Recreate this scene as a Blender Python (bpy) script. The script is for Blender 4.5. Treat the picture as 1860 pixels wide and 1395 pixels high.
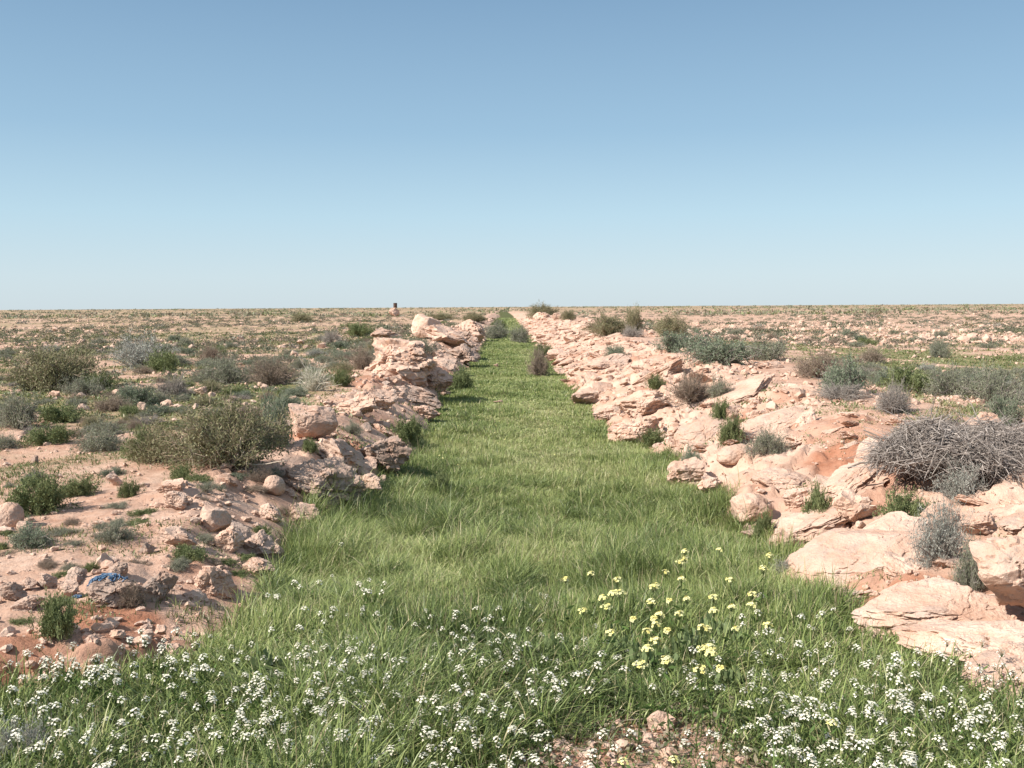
import bpy, bmesh, math
import numpy as np
from mathutils import Matrix, Vector

for o in list(bpy.data.objects):
    bpy.data.objects.remove(o)
SC = bpy.context.scene
COL = SC.collection

# ------------------------------------------------------------------ camera
F = 1786.0                       # focal length in pixels of the 1860 wide photograph
CAM_Z = 1.65
PITCH = math.atan((697.5 - 557.0) / F)
ROLL = 0.0060
fw = np.array([0, math.cos(PITCH), -math.sin(PITCH)])
up0 = np.array([0, math.sin(PITCH), math.cos(PITCH)])
rt0 = np.array([1.0, 0, 0])
rt = rt0 * math.cos(ROLL) - up0 * math.sin(ROLL)
up = up0 * math.cos(ROLL) + rt0 * math.sin(ROLL)
cam_d = bpy.data.cameras.new('camera')
cam = bpy.data.objects.new('camera', cam_d)
COL.objects.link(cam)
cam_d.sensor_width = 36.0
cam_d.lens = 36.0 * F / 1860.0
cam_d.clip_start = 0.05
cam_d.clip_end = 12000
cam.matrix_world = Matrix(((rt[0], up[0], -fw[0], 0), (rt[1], up[1], -fw[1], 0),
                           (rt[2], up[2], -fw[2], CAM_Z), (0, 0, 0, 1)))
SC.camera = cam

# ------------------------------------------------------------------ sky, sun, exposure
SUN_EL = math.radians(40)
SUN_BACK = math.radians(24)      # the sun stands left of the camera and a little behind it
sdir = np.array([-math.cos(SUN_EL) * math.cos(SUN_BACK), -math.cos(SUN_EL) * math.sin(SUN_BACK), math.sin(SUN_EL)])
W = bpy.data.worlds.new('World')
SC.world = W
W.use_nodes = True
nt = W.node_tree
sky = nt.nodes.new('ShaderNodeTexSky')
sky.sky_type = 'NISHITA'
sky.sun_disc = False
sky.sun_elevation = SUN_EL
sky.sun_rotation = math.atan2(sdir[0], sdir[1])
sky.air_density = 1.0
sky.dust_density = 0.7
sky.ozone_density = 1.5
bg = nt.nodes['Background']
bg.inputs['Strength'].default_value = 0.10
# the Nishita sky, toned to the pale clear blue of that day low down, brightened overhead, out of view, to add fill light
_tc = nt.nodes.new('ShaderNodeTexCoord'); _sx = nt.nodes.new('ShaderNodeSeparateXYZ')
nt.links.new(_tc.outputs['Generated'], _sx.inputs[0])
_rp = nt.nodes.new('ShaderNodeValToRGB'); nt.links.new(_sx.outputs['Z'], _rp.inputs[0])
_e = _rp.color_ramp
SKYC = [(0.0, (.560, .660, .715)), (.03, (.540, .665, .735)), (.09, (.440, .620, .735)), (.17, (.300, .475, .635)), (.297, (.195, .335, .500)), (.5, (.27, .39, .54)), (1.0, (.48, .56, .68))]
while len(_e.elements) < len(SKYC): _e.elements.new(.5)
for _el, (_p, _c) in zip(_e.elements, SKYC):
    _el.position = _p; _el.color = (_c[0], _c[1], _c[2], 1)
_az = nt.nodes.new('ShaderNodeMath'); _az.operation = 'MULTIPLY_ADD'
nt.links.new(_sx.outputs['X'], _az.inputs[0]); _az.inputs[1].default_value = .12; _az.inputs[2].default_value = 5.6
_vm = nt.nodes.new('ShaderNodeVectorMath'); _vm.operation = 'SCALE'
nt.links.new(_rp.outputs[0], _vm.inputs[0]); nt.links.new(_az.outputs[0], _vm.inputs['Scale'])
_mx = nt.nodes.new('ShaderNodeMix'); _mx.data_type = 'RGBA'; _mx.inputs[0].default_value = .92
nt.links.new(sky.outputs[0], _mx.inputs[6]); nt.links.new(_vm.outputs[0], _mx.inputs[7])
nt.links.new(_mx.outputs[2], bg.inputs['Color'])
sl = bpy.data.lights.new('sun', 'SUN')
sl.energy = 4.2
sl.angle = math.radians(0.5)
sl.color = (1.0, 0.94, 0.86)
so = bpy.data.objects.new('sun', sl)
COL.objects.link(so)
so.location = (-20, -10, 20)
so.rotation_euler = Vector(sdir).to_track_quat('Z', 'Y').to_euler()
vs = SC.view_settings
vs.view_transform = 'Standard'
vs.look = 'None'
vs.gamma = 1.0
vs.exposure = 1.0

rng = np.random.default_rng(7)

# ------------------------------------------------------------------ noise
def _h(ix, iy, iz, seed):
    h = (ix.astype(np.int64) * 374761393 + iy.astype(np.int64) * 668265263 + iz.astype(np.int64) * 2147483647 + seed * 974634777) & 0xFFFFFFFF
    h = ((h ^ (h >> 13)) * 1274126177) & 0xFFFFFFFF
    h = ((h ^ (h >> 16)) * 2246822519) & 0xFFFFFFFF
    return ((h ^ (h >> 15)) & 0xFFFFFF) / float(0xFFFFFF)

def noise2(x, y, seed=0):
    x = np.asarray(x, float); y = np.asarray(y, float)
    ix = np.floor(x); iy = np.floor(y)
    fx = x - ix; fy = y - iy
    fx = fx * fx * (3 - 2 * fx); fy = fy * fy * (3 - 2 * fy)
    z = np.zeros_like(ix)
    a = _h(ix, iy, z, seed); b = _h(ix + 1, iy, z, seed); c = _h(ix, iy + 1, z, seed); d = _h(ix + 1, iy + 1, z, seed)
    return (a * (1 - fx) + b * fx) * (1 - fy) + (c * (1 - fx) + d * fx) * fy * 1.0

def fbm2(x, y, oct=4, seed=0, gain=.5):
    s = 0; a = 1; t = 0
    for k in range(oct):
        s = s + a * (noise2(x, y, seed + k * 17) * 2 - 1); t += a
        x = x * 2.03 + 11.3; y = y * 2.03 - 7.1; a *= gain
    return s / t

def noise3(p, seed=0):
    ip = np.floor(p); f = p - ip; f = f * f * (3 - 2 * f)
    r = 0
    for dx in (0, 1):
        for dy in (0, 1):
            for dz in (0, 1):
                w = (f[:, 0] if dx else 1 - f[:, 0]) * (f[:, 1] if dy else 1 - f[:, 1]) * (f[:, 2] if dz else 1 - f[:, 2])
                r = r + w * _h(ip[:, 0] + dx, ip[:, 1] + dy, ip[:, 2] + dz, seed)
    return r * 2 - 1

def fbm3(p, oct=3, seed=0):
    s = 0; a = 1; t = 0
    for k in range(oct):
        s = s + a * noise3(p, seed + 13 * k); t += a
        p = p * 2.07 + 5.2; a *= .5
    return s / t

def voro(x, y, seed=0):
    """distance to nearest and second cell point, and the nearest cell's random value"""
    ix = np.floor(x); iy = np.floor(y)
    d1 = np.full(x.shape, 9.0); d2 = np.full(x.shape, 9.0); v = np.zeros(x.shape)
    for dx in (-1, 0, 1):
        for dy in (-1, 0, 1):
            cx = ix + dx; cy = iy + dy; z = np.zeros_like(cx)
            px = cx + _h(cx, cy, z, seed); py = cy + _h(cx, cy, z + 1, seed)
            d = np.hypot(px - x, py - y)
            n = d < d1
            d2 = np.where(n, d1, np.minimum(d2, d))
            v = np.where(n, _h(cx, cy, z + 2, seed), v)
            d1 = np.where(n, d, d1)
    return d1, d2, v

def sst(a, b, x):
    t = np.clip((x - a) / (b - a), 0, 1)
    return t * t * (3 - 2 * t)

# ------------------------------------------------------------------ the lie of the land
YK = [0, 2.9, 4.1, 4.9, 6.5, 9, 11.7, 14.3, 19, 27, 46, 71, 120, 200, 400]
XL = [-5.5, -3.6, -2.4, -1.75, -1.7, -1.9, -1.55, -1.5, -1.6, -1.75, -1.45, -1.7, -1.9, -2.5, -5.0]
YR = [0, 3.0, 4.4, 5.8, 7.8, 10.8, 13.8, 17.5, 31, 60, 87, 200, 400]
XR = [4.6, 2.75, 2.05, 2.0, 2.15, 2.3, 2.1, 1.8, 1.5, 1.3, 1.1, .3, -2.0]
YF = [0, 3.0, 5.0, 7.0, 9.0, 14, 30, 60, 110, 200, 400]
ZF = [0.0, -0.03, -0.14, -0.38, -0.52, -0.56, -0.55, -0.5, -0.4, -0.25, -0.1]

def lay(x, y):
    wob = 0.22 * fbm2(x * 0 + y * .55, y * 0 + 3.3, 3, 5) + .10 * fbm2(x * 0 + y * 2.1, y * 0 + 8.3, 2, 6)
    wob2 = 0.22 * fbm2(x * 0 + y * .5, y * 0 + 23.3, 3, 7) + .10 * fbm2(x * 0 + y * 2.3, y * 0 + 18.3, 2, 9)
    xl = np.interp(y, YK, XL) + wob
    xr = np.interp(y, YR, XR) + wob2
    zf = np.interp(y, YF, ZF)
    bl = np.interp(y, [0, 5, 8, 12, 30, 60], [.8, .7, .8, .95, 1.3, 1.4])
    br = np.interp(y, [0, 5, 8, 14, 25, 60], [.9, 1.2, 1.9, 2.3, 3.0, 3.2])
    ll = np.interp(y, [0, 6, 12, 25, 45, 70, 140, 300], [0, 0, .05, .14, .28, .25, .3, .1])
    lr = np.interp(y, [0, 5, 9, 14, 25, 60, 100, 150, 300], [.05, .08, .14, .2, .3, .42, .5, .4, .1])
    ul = (xl - x) / bl
    ur = (x - xr) / br
    return xl, xr, zf, ul, ur, ll, lr

def height(x, y):
    x = np.asarray(x, float); y = np.asarray(y, float)
    xl, xr, zf, ul, ur, ll, lr = lay(x, y)
    sl_ = np.clip(ul, 0, 1); sl_ = sl_ ** .72
    sr_ = np.clip(ur, 0, 1); sr_ = sr_ ** .8
    topl = ll * (1 - sst(1.5, 5.0, ul)); topr = lr * (1 - sst(1.6, 4.0, ur))
    z = np.where(ul > 0, zf + (topl - zf) * sl_, np.where(ur > 0, zf + (topr - zf) * sr_, zf))
    rk = rockiness(ul, ur, x, y)
    d1, d2, v = voro(x * 1.7 + .25 * fbm2(x * 3, y * 3, 2, 3), y * 1.7, 4)
    e1, e2, w = voro(x * 4.2 + .2 * fbm2(x * 7, y * 7, 2, 31), y * 4.0, 14)
    near = np.clip(1.2 - y / 90, 0.25, 1)
    z = z + rk * near * ((v - .5) * .19 * sst(.0, .12, d2 - d1) - .03 * sst(.1, 0, d2 - d1) + (w - .5) * .10 * sst(0, .16, e2 - e1) + .03 * fbm2(x * 9, y * 9, 3, 40))
    out = np.maximum(sst(0, 1.2, ul), sst(0, 1.2, ur))
    z = z + out * (.05 * fbm2(x * .55, y * .55, 3, 8) + .018 * fbm2(x * 3.1, y * 3.1, 3, 9) + .006 * fbm2(x * 14, y * 14, 2, 10))
    z = z + (1 - out) * .035 * fbm2(x * 1.1, y * 1.1, 3, 12)
    far = sst(25, 140, np.hypot(x, y)) * (.35 + .65 * sst(2, 14, np.abs(x)))
    z = z + far * (.42 * fbm2(x * .018, y * .03, 4, 13) - .12 + .10 * fbm2(x * .2, y * .2, 3, 15))
    return z

def rockiness(ul, ur, x, y):
    n = fbm2(x * .5, y * .5, 3, 21)
    a = sst(-.02, .12, ul) * (1 - sst(1.0, 2.0, ul + n * .8))
    b = sst(-.02, .1, ur) * (1 - sst(.85, 1.45, ur + n * .7))
    return np.clip(a * (.3 + .65 * sst(-.3, .15, n)) + b, 0, 1)

def hz(x, y):
    return float(height(np.array([x]), np.array([y]))[0])

def ray(px, py):
    d = fw + rt * ((px - 930.0) / F) - up * ((py - 697.5) / F)
    return d / d[1]                         # unit step in world y

_T = np.concatenate([np.linspace(1.8, 30, 1400), np.geomspace(30.05, 900, 1200)])
def hit(px, py, lift=0.0):
    """the point of the land seen at a photograph pixel (lift: the land raised by that much)"""
    d = ray(px, py)
    z = CAM_Z + d[2] * _T
    g = height(d[0] * _T, _T) + lift
    k = np.argmax(z < g)
    if not (z < g).any():
        k = len(_T) - 1
    t = _T[k]
    if k > 0:
        a = z[k - 1] - g[k - 1]; b = z[k] - g[k]
        t = _T[k - 1] + (_T[k] - _T[k - 1]) * a / (a - b) if a != b else t
    return np.array([d[0] * t, t, CAM_Z + d[2] * t])

# ------------------------------------------------------------------ mesh helpers
def mk(name, V, faces, mat=None, tint=None, smooth=True, extra=None):
    """faces: list of (n,k) int arrays"""
    me = bpy.data.meshes.new(name)
    V = np.ascontiguousarray(V, np.float32)
    me.vertices.add(len(V)); me.vertices.foreach_set('co', V.ravel())
    li = np.concatenate([f.ravel() for f in faces]).astype(np.int32)
    st = []; o = 0
    for f in faces:
        st.append(o + np.arange(len(f)) * f.shape[1]); o += f.size
    st = np.concatenate(st).astype(np.int32)
    me.loops.add(len(li)); me.loops.foreach_set('vertex_index', li)
    me.polygons.add(len(st)); me.polygons.foreach_set('loop_start', st)
    me.polygons.foreach_set('use_smooth', np.full(len(st), smooth))
    me.update(calc_edges=True)
    for nm, arr in ([('tint', tint)] if tint is not None else []) + list((extra or {}).items()):
        at = me.attributes.new(nm, 'FLOAT_COLOR', 'POINT')
        c = np.ones((len(V), 4), np.float32); c[:, :arr.shape[1]] = arr
        at.data.foreach_set('color', c.ravel())
    if mat:
        me.materials.append(mat)
    return me

def ob(name, me, parent=None, loc=None, rot=None, scale=None):
    o = bpy.data.objects.new(name, me)
    COL.objects.link(o)
    if parent is not None:
        o.parent = parent
    if loc is not None:
        o.location = loc
    if rot is not None:
        o.rotation_euler = rot
    if scale is not None:
        o.scale = scale
    return o

def tag(o, label, cat=None, group=None, kind=None):
    o['label'] = label
    if cat: o['category'] = cat
    if group: o['group'] = group
    if kind: o['kind'] = kind
    return o

class Acc:
    def __init__(s):
        s.V = []; s.Fs = {}; s.T = []; s.n = 0
    def add(s, V, faces, tint):
        for f in faces:
            s.Fs.setdefault(f.shape[1], []).append(f + s.n)
        s.V.append(V); s.T.append(np.broadcast_to(tint, (len(V), 3))); s.n += len(V)
    def mesh(s, name, mat, smooth=True):
        return mk(name, np.concatenate(s.V), [np.concatenate(f) for f in s.Fs.values()], mat, np.concatenate(s.T), smooth)

def norm(v):
    return v / np.maximum(np.linalg.norm(v, axis=-1, keepdims=True), 1e-9)

def tubes(P, R, sides=3):
    """P (n,k,3) polylines, R (n,k) radii -> V, [quads]"""
    n, k, _ = P.shape
    T = np.gradient(P, axis=1); T = norm(T)
    ref = np.where(np.abs(T[..., 2:3]) > .9, np.array([1., 0, 0]), np.array([0, 0, 1.]))
    A = norm(np.cross(T, ref)); B = np.cross(T, A)
    an = np.arange(sides) * 2 * np.pi / sides
    V = P[:, :, None, :] + R[:, :, None, None] * (np.cos(an)[:, None] * A[:, :, None, :] + np.sin(an)[:, None] * B[:, :, None, :])
    idx = np.arange(n * k * sides).reshape(n, k, sides)
    a = idx[:, :-1, :]; b = idx[:, 1:, :]
    q = np.stack([a, np.roll(a, -1, 2), np.roll(b, -1, 2), b], -1).reshape(-1, 4)
    return V.reshape(-1, 3), [q]

def leaves(P, D, L, Wd, rg):
    """diamond leaves: P (n,3) base, D (n,3) direction, L, Wd (n,)"""
    n = len(P)
    D = norm(D)
    S = norm(np.cross(D, rg.normal(size=(n, 3))))
    N = np.cross(S, D)
    c = rg.uniform(-.15, .15, n)[:, None] * L[:, None]
    V = np.stack([P, P + D * L[:, None] * .5 + S * Wd[:, None] * .5 + N * c, P + D * L[:, None], P + D * L[:, None] * .5 - S * Wd[:, None] * .5 + N * c], 1)
    return V.reshape(-1, 3), [np.arange(n * 4).reshape(n, 4)]

def blades(P, az, L, bend, Wd, seg=3, twist=None):
    """grass blades: P roots, az lean direction, L length, bend 0..1, Wd width"""
    n = len(P)
    dx = np.stack([np.cos(az), np.sin(az), np.zeros(n)], 1)
    tw = az + np.pi / 2 if twist is None else az + twist
    sd = np.stack([np.cos(tw), np.sin(tw), np.zeros(n)], 1)
    V = []
    for k in range(seg + 1):
        t = k / seg
        c = P + dx * (L * bend * (t ** 1.7))[:, None]
        c = c + np.array([0, 0, 1.]) * (L * (t - .55 * bend * t * t))[:, None]
        w = (Wd * (.75 + .25 * t if t < .5 else 1) * (1 - t ** 2.2) * .5)[:, None]
        if k < seg:
            V += [c - sd * w, c + sd * w]
        else:
            V += [c]
    m = 2 * seg + 1
    V = np.stack(V, 1).reshape(-1, 3)
    b = np.arange(n)[:, None] * m
    fs = []
    if seg > 1:
        fs.append(np.concatenate([b + np.array([2 * k, 2 * k + 1, 2 * k + 3, 2 * k + 2]) for k in range(seg - 1)]))
    fs.append(b + np.array([2 * seg - 2, 2 * seg - 1, 2 * seg]))
    return V, fs, m

# ------------------------------------------------------------------ materials
def new_mat(name):
    m = bpy.data.materials.new(name); m.use_nodes = True
    n = m.node_tree.nodes; l = m.node_tree.links
    return m, n, l, n['Principled BSDF'], n['Material Output']

def nz(n, l, vec, scale, detail=4, rough=.55):
    t = n.new('ShaderNodeTexNoise'); t.inputs['Scale'].default_value = scale
    t.inputs['Detail'].default_value = detail; t.inputs['Roughness'].default_value = rough
    if vec is not None: l.new(vec, t.inputs['Vector'])
    return t.outputs['Fac']

def ramp(n, l, fac, stops, interp='LINEAR'):
    r = n.new('ShaderNodeValToRGB'); l.new(fac, r.inputs[0])
    e = r.color_ramp; e.interpolation = interp
    while len(e.elements) < len(stops): e.elements.new(.5)
    for el, (p, c) in zip(e.elements, stops):
        el.position = p; el.color = (c[0], c[1], c[2], 1) if not np.isscalar(c) else (c, c, c, 1)
    return r.outputs[0]

def mix(n, l, fac, a, b, mode='MIX'):
    m = n.new('ShaderNodeMix'); m.data_type = 'RGBA'; m.blend_type = mode
    for s, v in ((m.inputs[0], fac), (m.inputs[6], a), (m.inputs[7], b)):
        if hasattr(v, 'is_linked') or hasattr(v, 'node'): l.new(v, s)
        else: s.default_value = v if np.isscalar(v) else (v[0], v[1], v[2], 1)
    return m.outputs[2]

def mathn(n, l, op, a, b):
    m = n.new('ShaderNodeMath'); m.operation = op
    for s, v in ((m.inputs[0], a), (m.inputs[1], b)):
        if hasattr(v, 'node'): l.new(v, s)
        else: s.default_value = v
    return m.outputs[0]

def plant_mat(name, transl=.28, rough=.6, spec=.25):
    m, n, l, p, out = new_mat(name)
    a = n.new('ShaderNodeAttribute'); a.attribute_name = 'tint'
    l.new(a.outputs['Color'], p.inputs['Base Color'])
    p.inputs['Roughness'].default_value = rough
    p.inputs['Specular IOR Level'].default_value = spec
    tr = n.new('ShaderNodeBsdfTranslucent'); l.new(a.outputs['Color'], tr.inputs['Color'])
    ms = n.new('ShaderNodeMixShader'); ms.inputs[0].default_value = transl
    l.new(p.outputs[0], ms.inputs[1]); l.new(tr.outputs[0], ms.inputs[2]); l.new(ms.outputs[0], out.inputs['Surface'])
    return m

M_GRASS = plant_mat('grass_blade', .25, .45, .35)
M_LEAF = plant_mat('shrub_leaf', .2, .65, .2)
M_TWIG = plant_mat('dry_twig', 0.0, .85, .1)
M_PETAL = plant_mat('petal', .12, .6, .1)

def rock_mat(name, pale, mid, warm, grey, greyamt, use_obj=True):
    m, n, l, p, out = new_mat(name)
    tc = n.new('ShaderNodeTexCoord'); geo = n.new('ShaderNodeNewGeometry')
    v = geo.outputs['Position']
    if use_obj:
        oi = n.new('ShaderNodeObjectInfo')
        ad = n.new('ShaderNodeVectorMath'); ad.operation = 'ADD'
        l.new(v, ad.inputs[0]); sc = n.new('ShaderNodeVectorMath'); sc.operation = 'SCALE'
        sc.inputs[0].default_value = (37, 21, 53); l.new(oi.outputs['Random'], sc.inputs['Scale']); l.new(sc.outputs[0], ad.inputs[1])
        v = ad.outputs[0]
    f1 = nz(n, l, v, 3.2, 6, .6)
    f2 = nz(n, l, v, 14, 5, .6)
    f3 = nz(n, l, v, 70, 4, .65)
    c = ramp(n, l, f1, [(.30, warm), (.45, mid), (.62, pale)])
    c2 = ramp(n, l, f2, [(.3, mid), (.6, pale)])
    c = mix(n, l, .45, c, c2)
    gm = ramp(n, l, nz(n, l, v, 6.5, 7, .7), [(.5, 0), (.64, 1)])
    c = mix(n, l, mathn(n, l, 'MULTIPLY', gm, greyamt), c, grey)
    sp = ramp(n, l, f3, [(.25, .55), (.42, 1.0), (.7, 1.06)])
    c = mix(n, l, .8, c, sp, 'MULTIPLY')
    if use_obj:
        hv = n.new('ShaderNodeHueSaturation')
        l.new(mathn(n, l, 'ADD', mathn(n, l, 'MULTIPLY', oi.outputs['Random'], .26), .86), hv.inputs['Value'])
        l.new(c, hv.inputs['Color']); c = hv.outputs[0]
    l.new(c, p.inputs['Base Color'])
    p.inputs['Roughness'].default_value = .92
    p.inputs['Specular IOR Level'].default_value = .15
    b1 = n.new('ShaderNodeBump'); b1.inputs['Strength'].default_value = .8; b1.inputs['Distance'].default_value = .035
    l.new(f2, b1.inputs['Height'])
    b2 = n.new('ShaderNodeBump'); b2.inputs['Strength'].default_value = .7; b2.inputs['Distance'].default_value = .01
    l.new(f3, b2.inputs['Height']); l.new(b1.outputs[0], b2.inputs['Normal']); l.new(b2.outputs[0], p.inputs['Normal'])
    return m

PALE = (.575, .412, .322); MID = (.47, .302, .22); WARM = (.37, .195, .125)
M_ROCK = rock_mat('limestone', PALE, MID, WARM, (.33, .285, .25), .4)
M_ROCKG = rock_mat('weathered_limestone', (.45, .33, .26), (.38, .255, .195), (.30, .175, .12), (.215, .19, .17), .7)
M_RUBBLE = rock_mat('rubble', PALE, MID, WARM, (.36, .31, .27), .35, False)

def ground_mat():
    m, n, l, p, out = new_mat('soil')
    geo = n.new('ShaderNodeNewGeometry'); v = geo.outputs['Position']
    a = n.new('ShaderNodeAttribute'); a.attribute_name = 'mask'
    s = n.new('ShaderNodeSeparateColor'); l.new(a.outputs['Color'], s.inputs[0])
    f1 = nz(n, l, v, 1.3, 7, .62); f2 = nz(n, l, v, 9, 6, .6); f3 = nz(n, l, v, 55, 5, .7); f0 = nz(n, l, v, .16, 5, .6)
    soil = ramp(n, l, f1, [(.3, (.38, .21, .142)), (.5, (.45, .28, .20)), (.7, (.51, .35, .262))])
    soil = mix(n, l, .4, soil, ramp(n, l, f2, [(.35, (.365, .212, .145)), (.62, (.52, .375, .29))]))
    rock = mix(n, l, .45, ramp(n, l, f1, [(.3, WARM), (.45, MID), (.64, PALE)]), ramp(n, l, f2, [(.3, MID), (.6, PALE)]))
    red = ramp(n, l, f2, [(.3, (.29, .125, .073)), (.7, (.375, .19, .122))])
    grn = ramp(n, l, f2, [(.32, (.085, .095, .035)), (.5, (.135, .145, .052)), (.7, (.22, .2, .095))])
    und = ramp(n, l, f2, [(.3, (.055, .07, .022)), (.7, (.12, .115, .05))])
    c = mix(n, l, s.outputs['Blue'], soil, rock)
    c = mix(n, l, a.outputs['Alpha'], c, red)
    gm = mathn(n, l, 'MULTIPLY', s.outputs['Green'], ramp(n, l, f2, [(.30, 0), (.52, 1)]))
    c = mix(n, l, gm, c, grn)
    c = mix(n, l, s.outputs['Red'], c, und)
    c = mix(n, l, .8, c, ramp(n, l, f3, [(.25, .6), (.42, 1.0), (.7, 1.05)]), 'MULTIPLY')
    l.new(c, p.inputs['Base Color'])
    p.inputs['Roughness'].default_value = .95; p.inputs['Specular IOR Level'].default_value = .1
    b1 = n.new('ShaderNodeBump'); b1.inputs['Strength'].default_value = .7; b1.inputs['Distance'].default_value = .04
    l.new(f2, b1.inputs['Height'])
    b2 = n.new('ShaderNodeBump'); b2.inputs['Strength'].default_value = .8; b2.inputs['Distance'].default_value = .012
    l.new(f3, b2.inputs['Height']); l.new(b1.outputs[0], b2.inputs['Normal']); l.new(b2.outputs[0], p.inputs['Normal'])
    return m
M_GROUND = ground_mat()

# ------------------------------------------------------------------ where things grow
def grassmask(x, y):
    xl, xr, zf, ul, ur, ll, lr = lay(x, y)
    e = .26 * fbm2(x * 2.2, y * 2.2, 3, 51)
    g = sst(.16, -.12, xl - x + e) * sst(.14, -.10, x - xr + e)
    # the bare patch with dry weeds by the photographer's feet
    b = np.hypot((x - .5) / .42, (y - 3.45) / .66) + .7 * fbm2(x * 3.5, y * 3.5, 3, 52)
    return g * sst(.55, 1.25, b)

def greenmask(x, y):
    """low green cover of the plain"""
    xl, xr, zf, ul, ur, ll, lr = lay(x, y)
    n = fbm2(x * .22, y * .17, 4, 61) + .5 * fbm2(x * .9, y * .8, 3, 62)
    left = sst(1.2, 2.6, ul) * sst(7.5, 12.5, y + .45 * np.minimum(x + 4, 0) * -1 - 1.2)
    right = sst(1.6, 2.4, ur) * (sst(14, 19, y) * (1 - sst(30, 45, y)) * .9 + .16)
    return np.clip(sst(-.45, .12, n) * (left * (1 - .45 * sst(26, 60, y)) + right), 0, 1)

# ------------------------------------------------------------------ ground sheet
def axis(fine, step, growth, end):
    a = [0.0]; s = step
    while a[-1] < end:
        if a[-1] > fine: s *= growth
        a.append(a[-1] + s)
    return np.array(a)
xa = axis(4.6, .036, 1.028, 4000)
xs = np.concatenate([-xa[:0:-1], xa])
ya = [-60, -30, -14, -7, -3, 0]
y = 1.0; ya += list(np.arange(.4, 2.4, .2)); y = 2.4
while y < 5000:
    ya.append(y); y += max(.034, .0048 * y) if y < 120 else .012 * y
ys = np.array(ya)
GX, GY = np.meshgrid(xs, ys)
gx = GX.ravel(); gy = GY.ravel()
gz = height(gx, gy)
xl, xr, zf, ul, ur, ll, lr = lay(gx, gy)
rk = rockiness(ul, ur, gx, gy)
mask = np.zeros((len(gx), 4), np.float32)
mask[:, 0] = grassmask(gx, gy)
mask[:, 1] = greenmask(gx, gy)
nrk = fbm2(gx * 1.1, gy * 1.1, 4, 71)
mask[:, 2] = np.clip(rk * sst(-.35, .1, nrk) + .5 * sst(.0, .4, fbm2(gx * .12, gy * .2, 4, 73)) * sst(20, 40, gy), 0, 1)
mask[:, 3] = np.clip(sst(.05, .4, fbm2(gx * .9, gy * .9, 3, 74)) * (.75 * np.clip(rk + .3, 0, 1)) * (1 - sst(30, 60, gy)), 0, 1) * .8
for (px, py, r_, a_) in [(200, 1128, .32, 1), (250, 1150, .25, .9), (20, 1175, .3, .9), (1640, 1085, .35, 1), (1690, 1075, .25, .8), (1570, 815, .75, 1), (1640, 820, .6, .9), (1670, 985, .35, .8), (610, 800, .6, .7), (640, 690, 1.6, .7), (380, 500 + 530, .3, .6), (1370, 985, .25, 1), (1150, 1320, .25, .8), (1080, 1350, .2, .7), (400, 665, 1.5, .9)]:
    Ph = hit(px, py)
    dd = np.hypot(gx - Ph[0], (gy - Ph[1])) / r_ + .35 * nrk
    mask[:, 3] = np.maximum(mask[:, 3], a_ * sst(1.1, .6, dd)); mask[:, 2] *= 1 - a_ * sst(1.1, .6, dd)
fargreen = sst(120, 500, gy) * .45
mask[:, 1] = np.maximum(mask[:, 1], fargreen)
nx, ny = len(xs), len(ys)
ii = np.arange(nx * ny).reshape(ny, nx)
q = np.stack([ii[:-1, :-1], ii[:-1, 1:], ii[1:, 1:], ii[1:, :-1]], -1).reshape(-1, 4)
g = ob('ground', mk('ground', np.stack([gx, gy, gz], 1), [q], M_GROUND, extra={'mask': mask}))
tag(g, 'pink stony plain cut by a shallow straight grassy ditch', kind='structure')
print('ground', len(gx))

# ------------------------------------------------------------------ rocks
def ico(sub):
    bm = bmesh.new(); bmesh.ops.create_icosphere(bm, subdivisions=sub, radius=1.0)
    V = np.array([v.co[:] for v in bm.verts]); Fc = np.array([[v.index for v in f.verts] for f in bm.faces])
    bm.free(); return V, Fc
ICO = {k: ico(k) for k in (1, 2, 3, 5, 6)}

def cells3(p, seed):
    ip = np.floor(p); d1 = np.full(len(p), 9.0); d2 = np.full(len(p), 9.0); v = np.zeros(len(p)); pl = np.zeros(len(p))
    for dx in (-1, 0, 1):
        for dy in (-1, 0, 1):
            for dz in (-1, 0, 1):
                c = ip + np.array([dx, dy, dz]); h = [_h(c[:, 0], c[:, 1], c[:, 2], seed + j) for j in range(6)]
                r = p - c - np.stack(h[:3], 1); d = np.linalg.norm(r, axis=1); n = d < d1
                d2 = np.where(n, d1, np.minimum(d2, d)); v = np.where(n, h[3], v)
                pl = np.where(n, r[:, 0] * (h[4] - .5) + r[:, 1] * (h[5] - .5), pl); d1 = np.where(n, d, d1)
    return d2 - d1, v, pl

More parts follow.
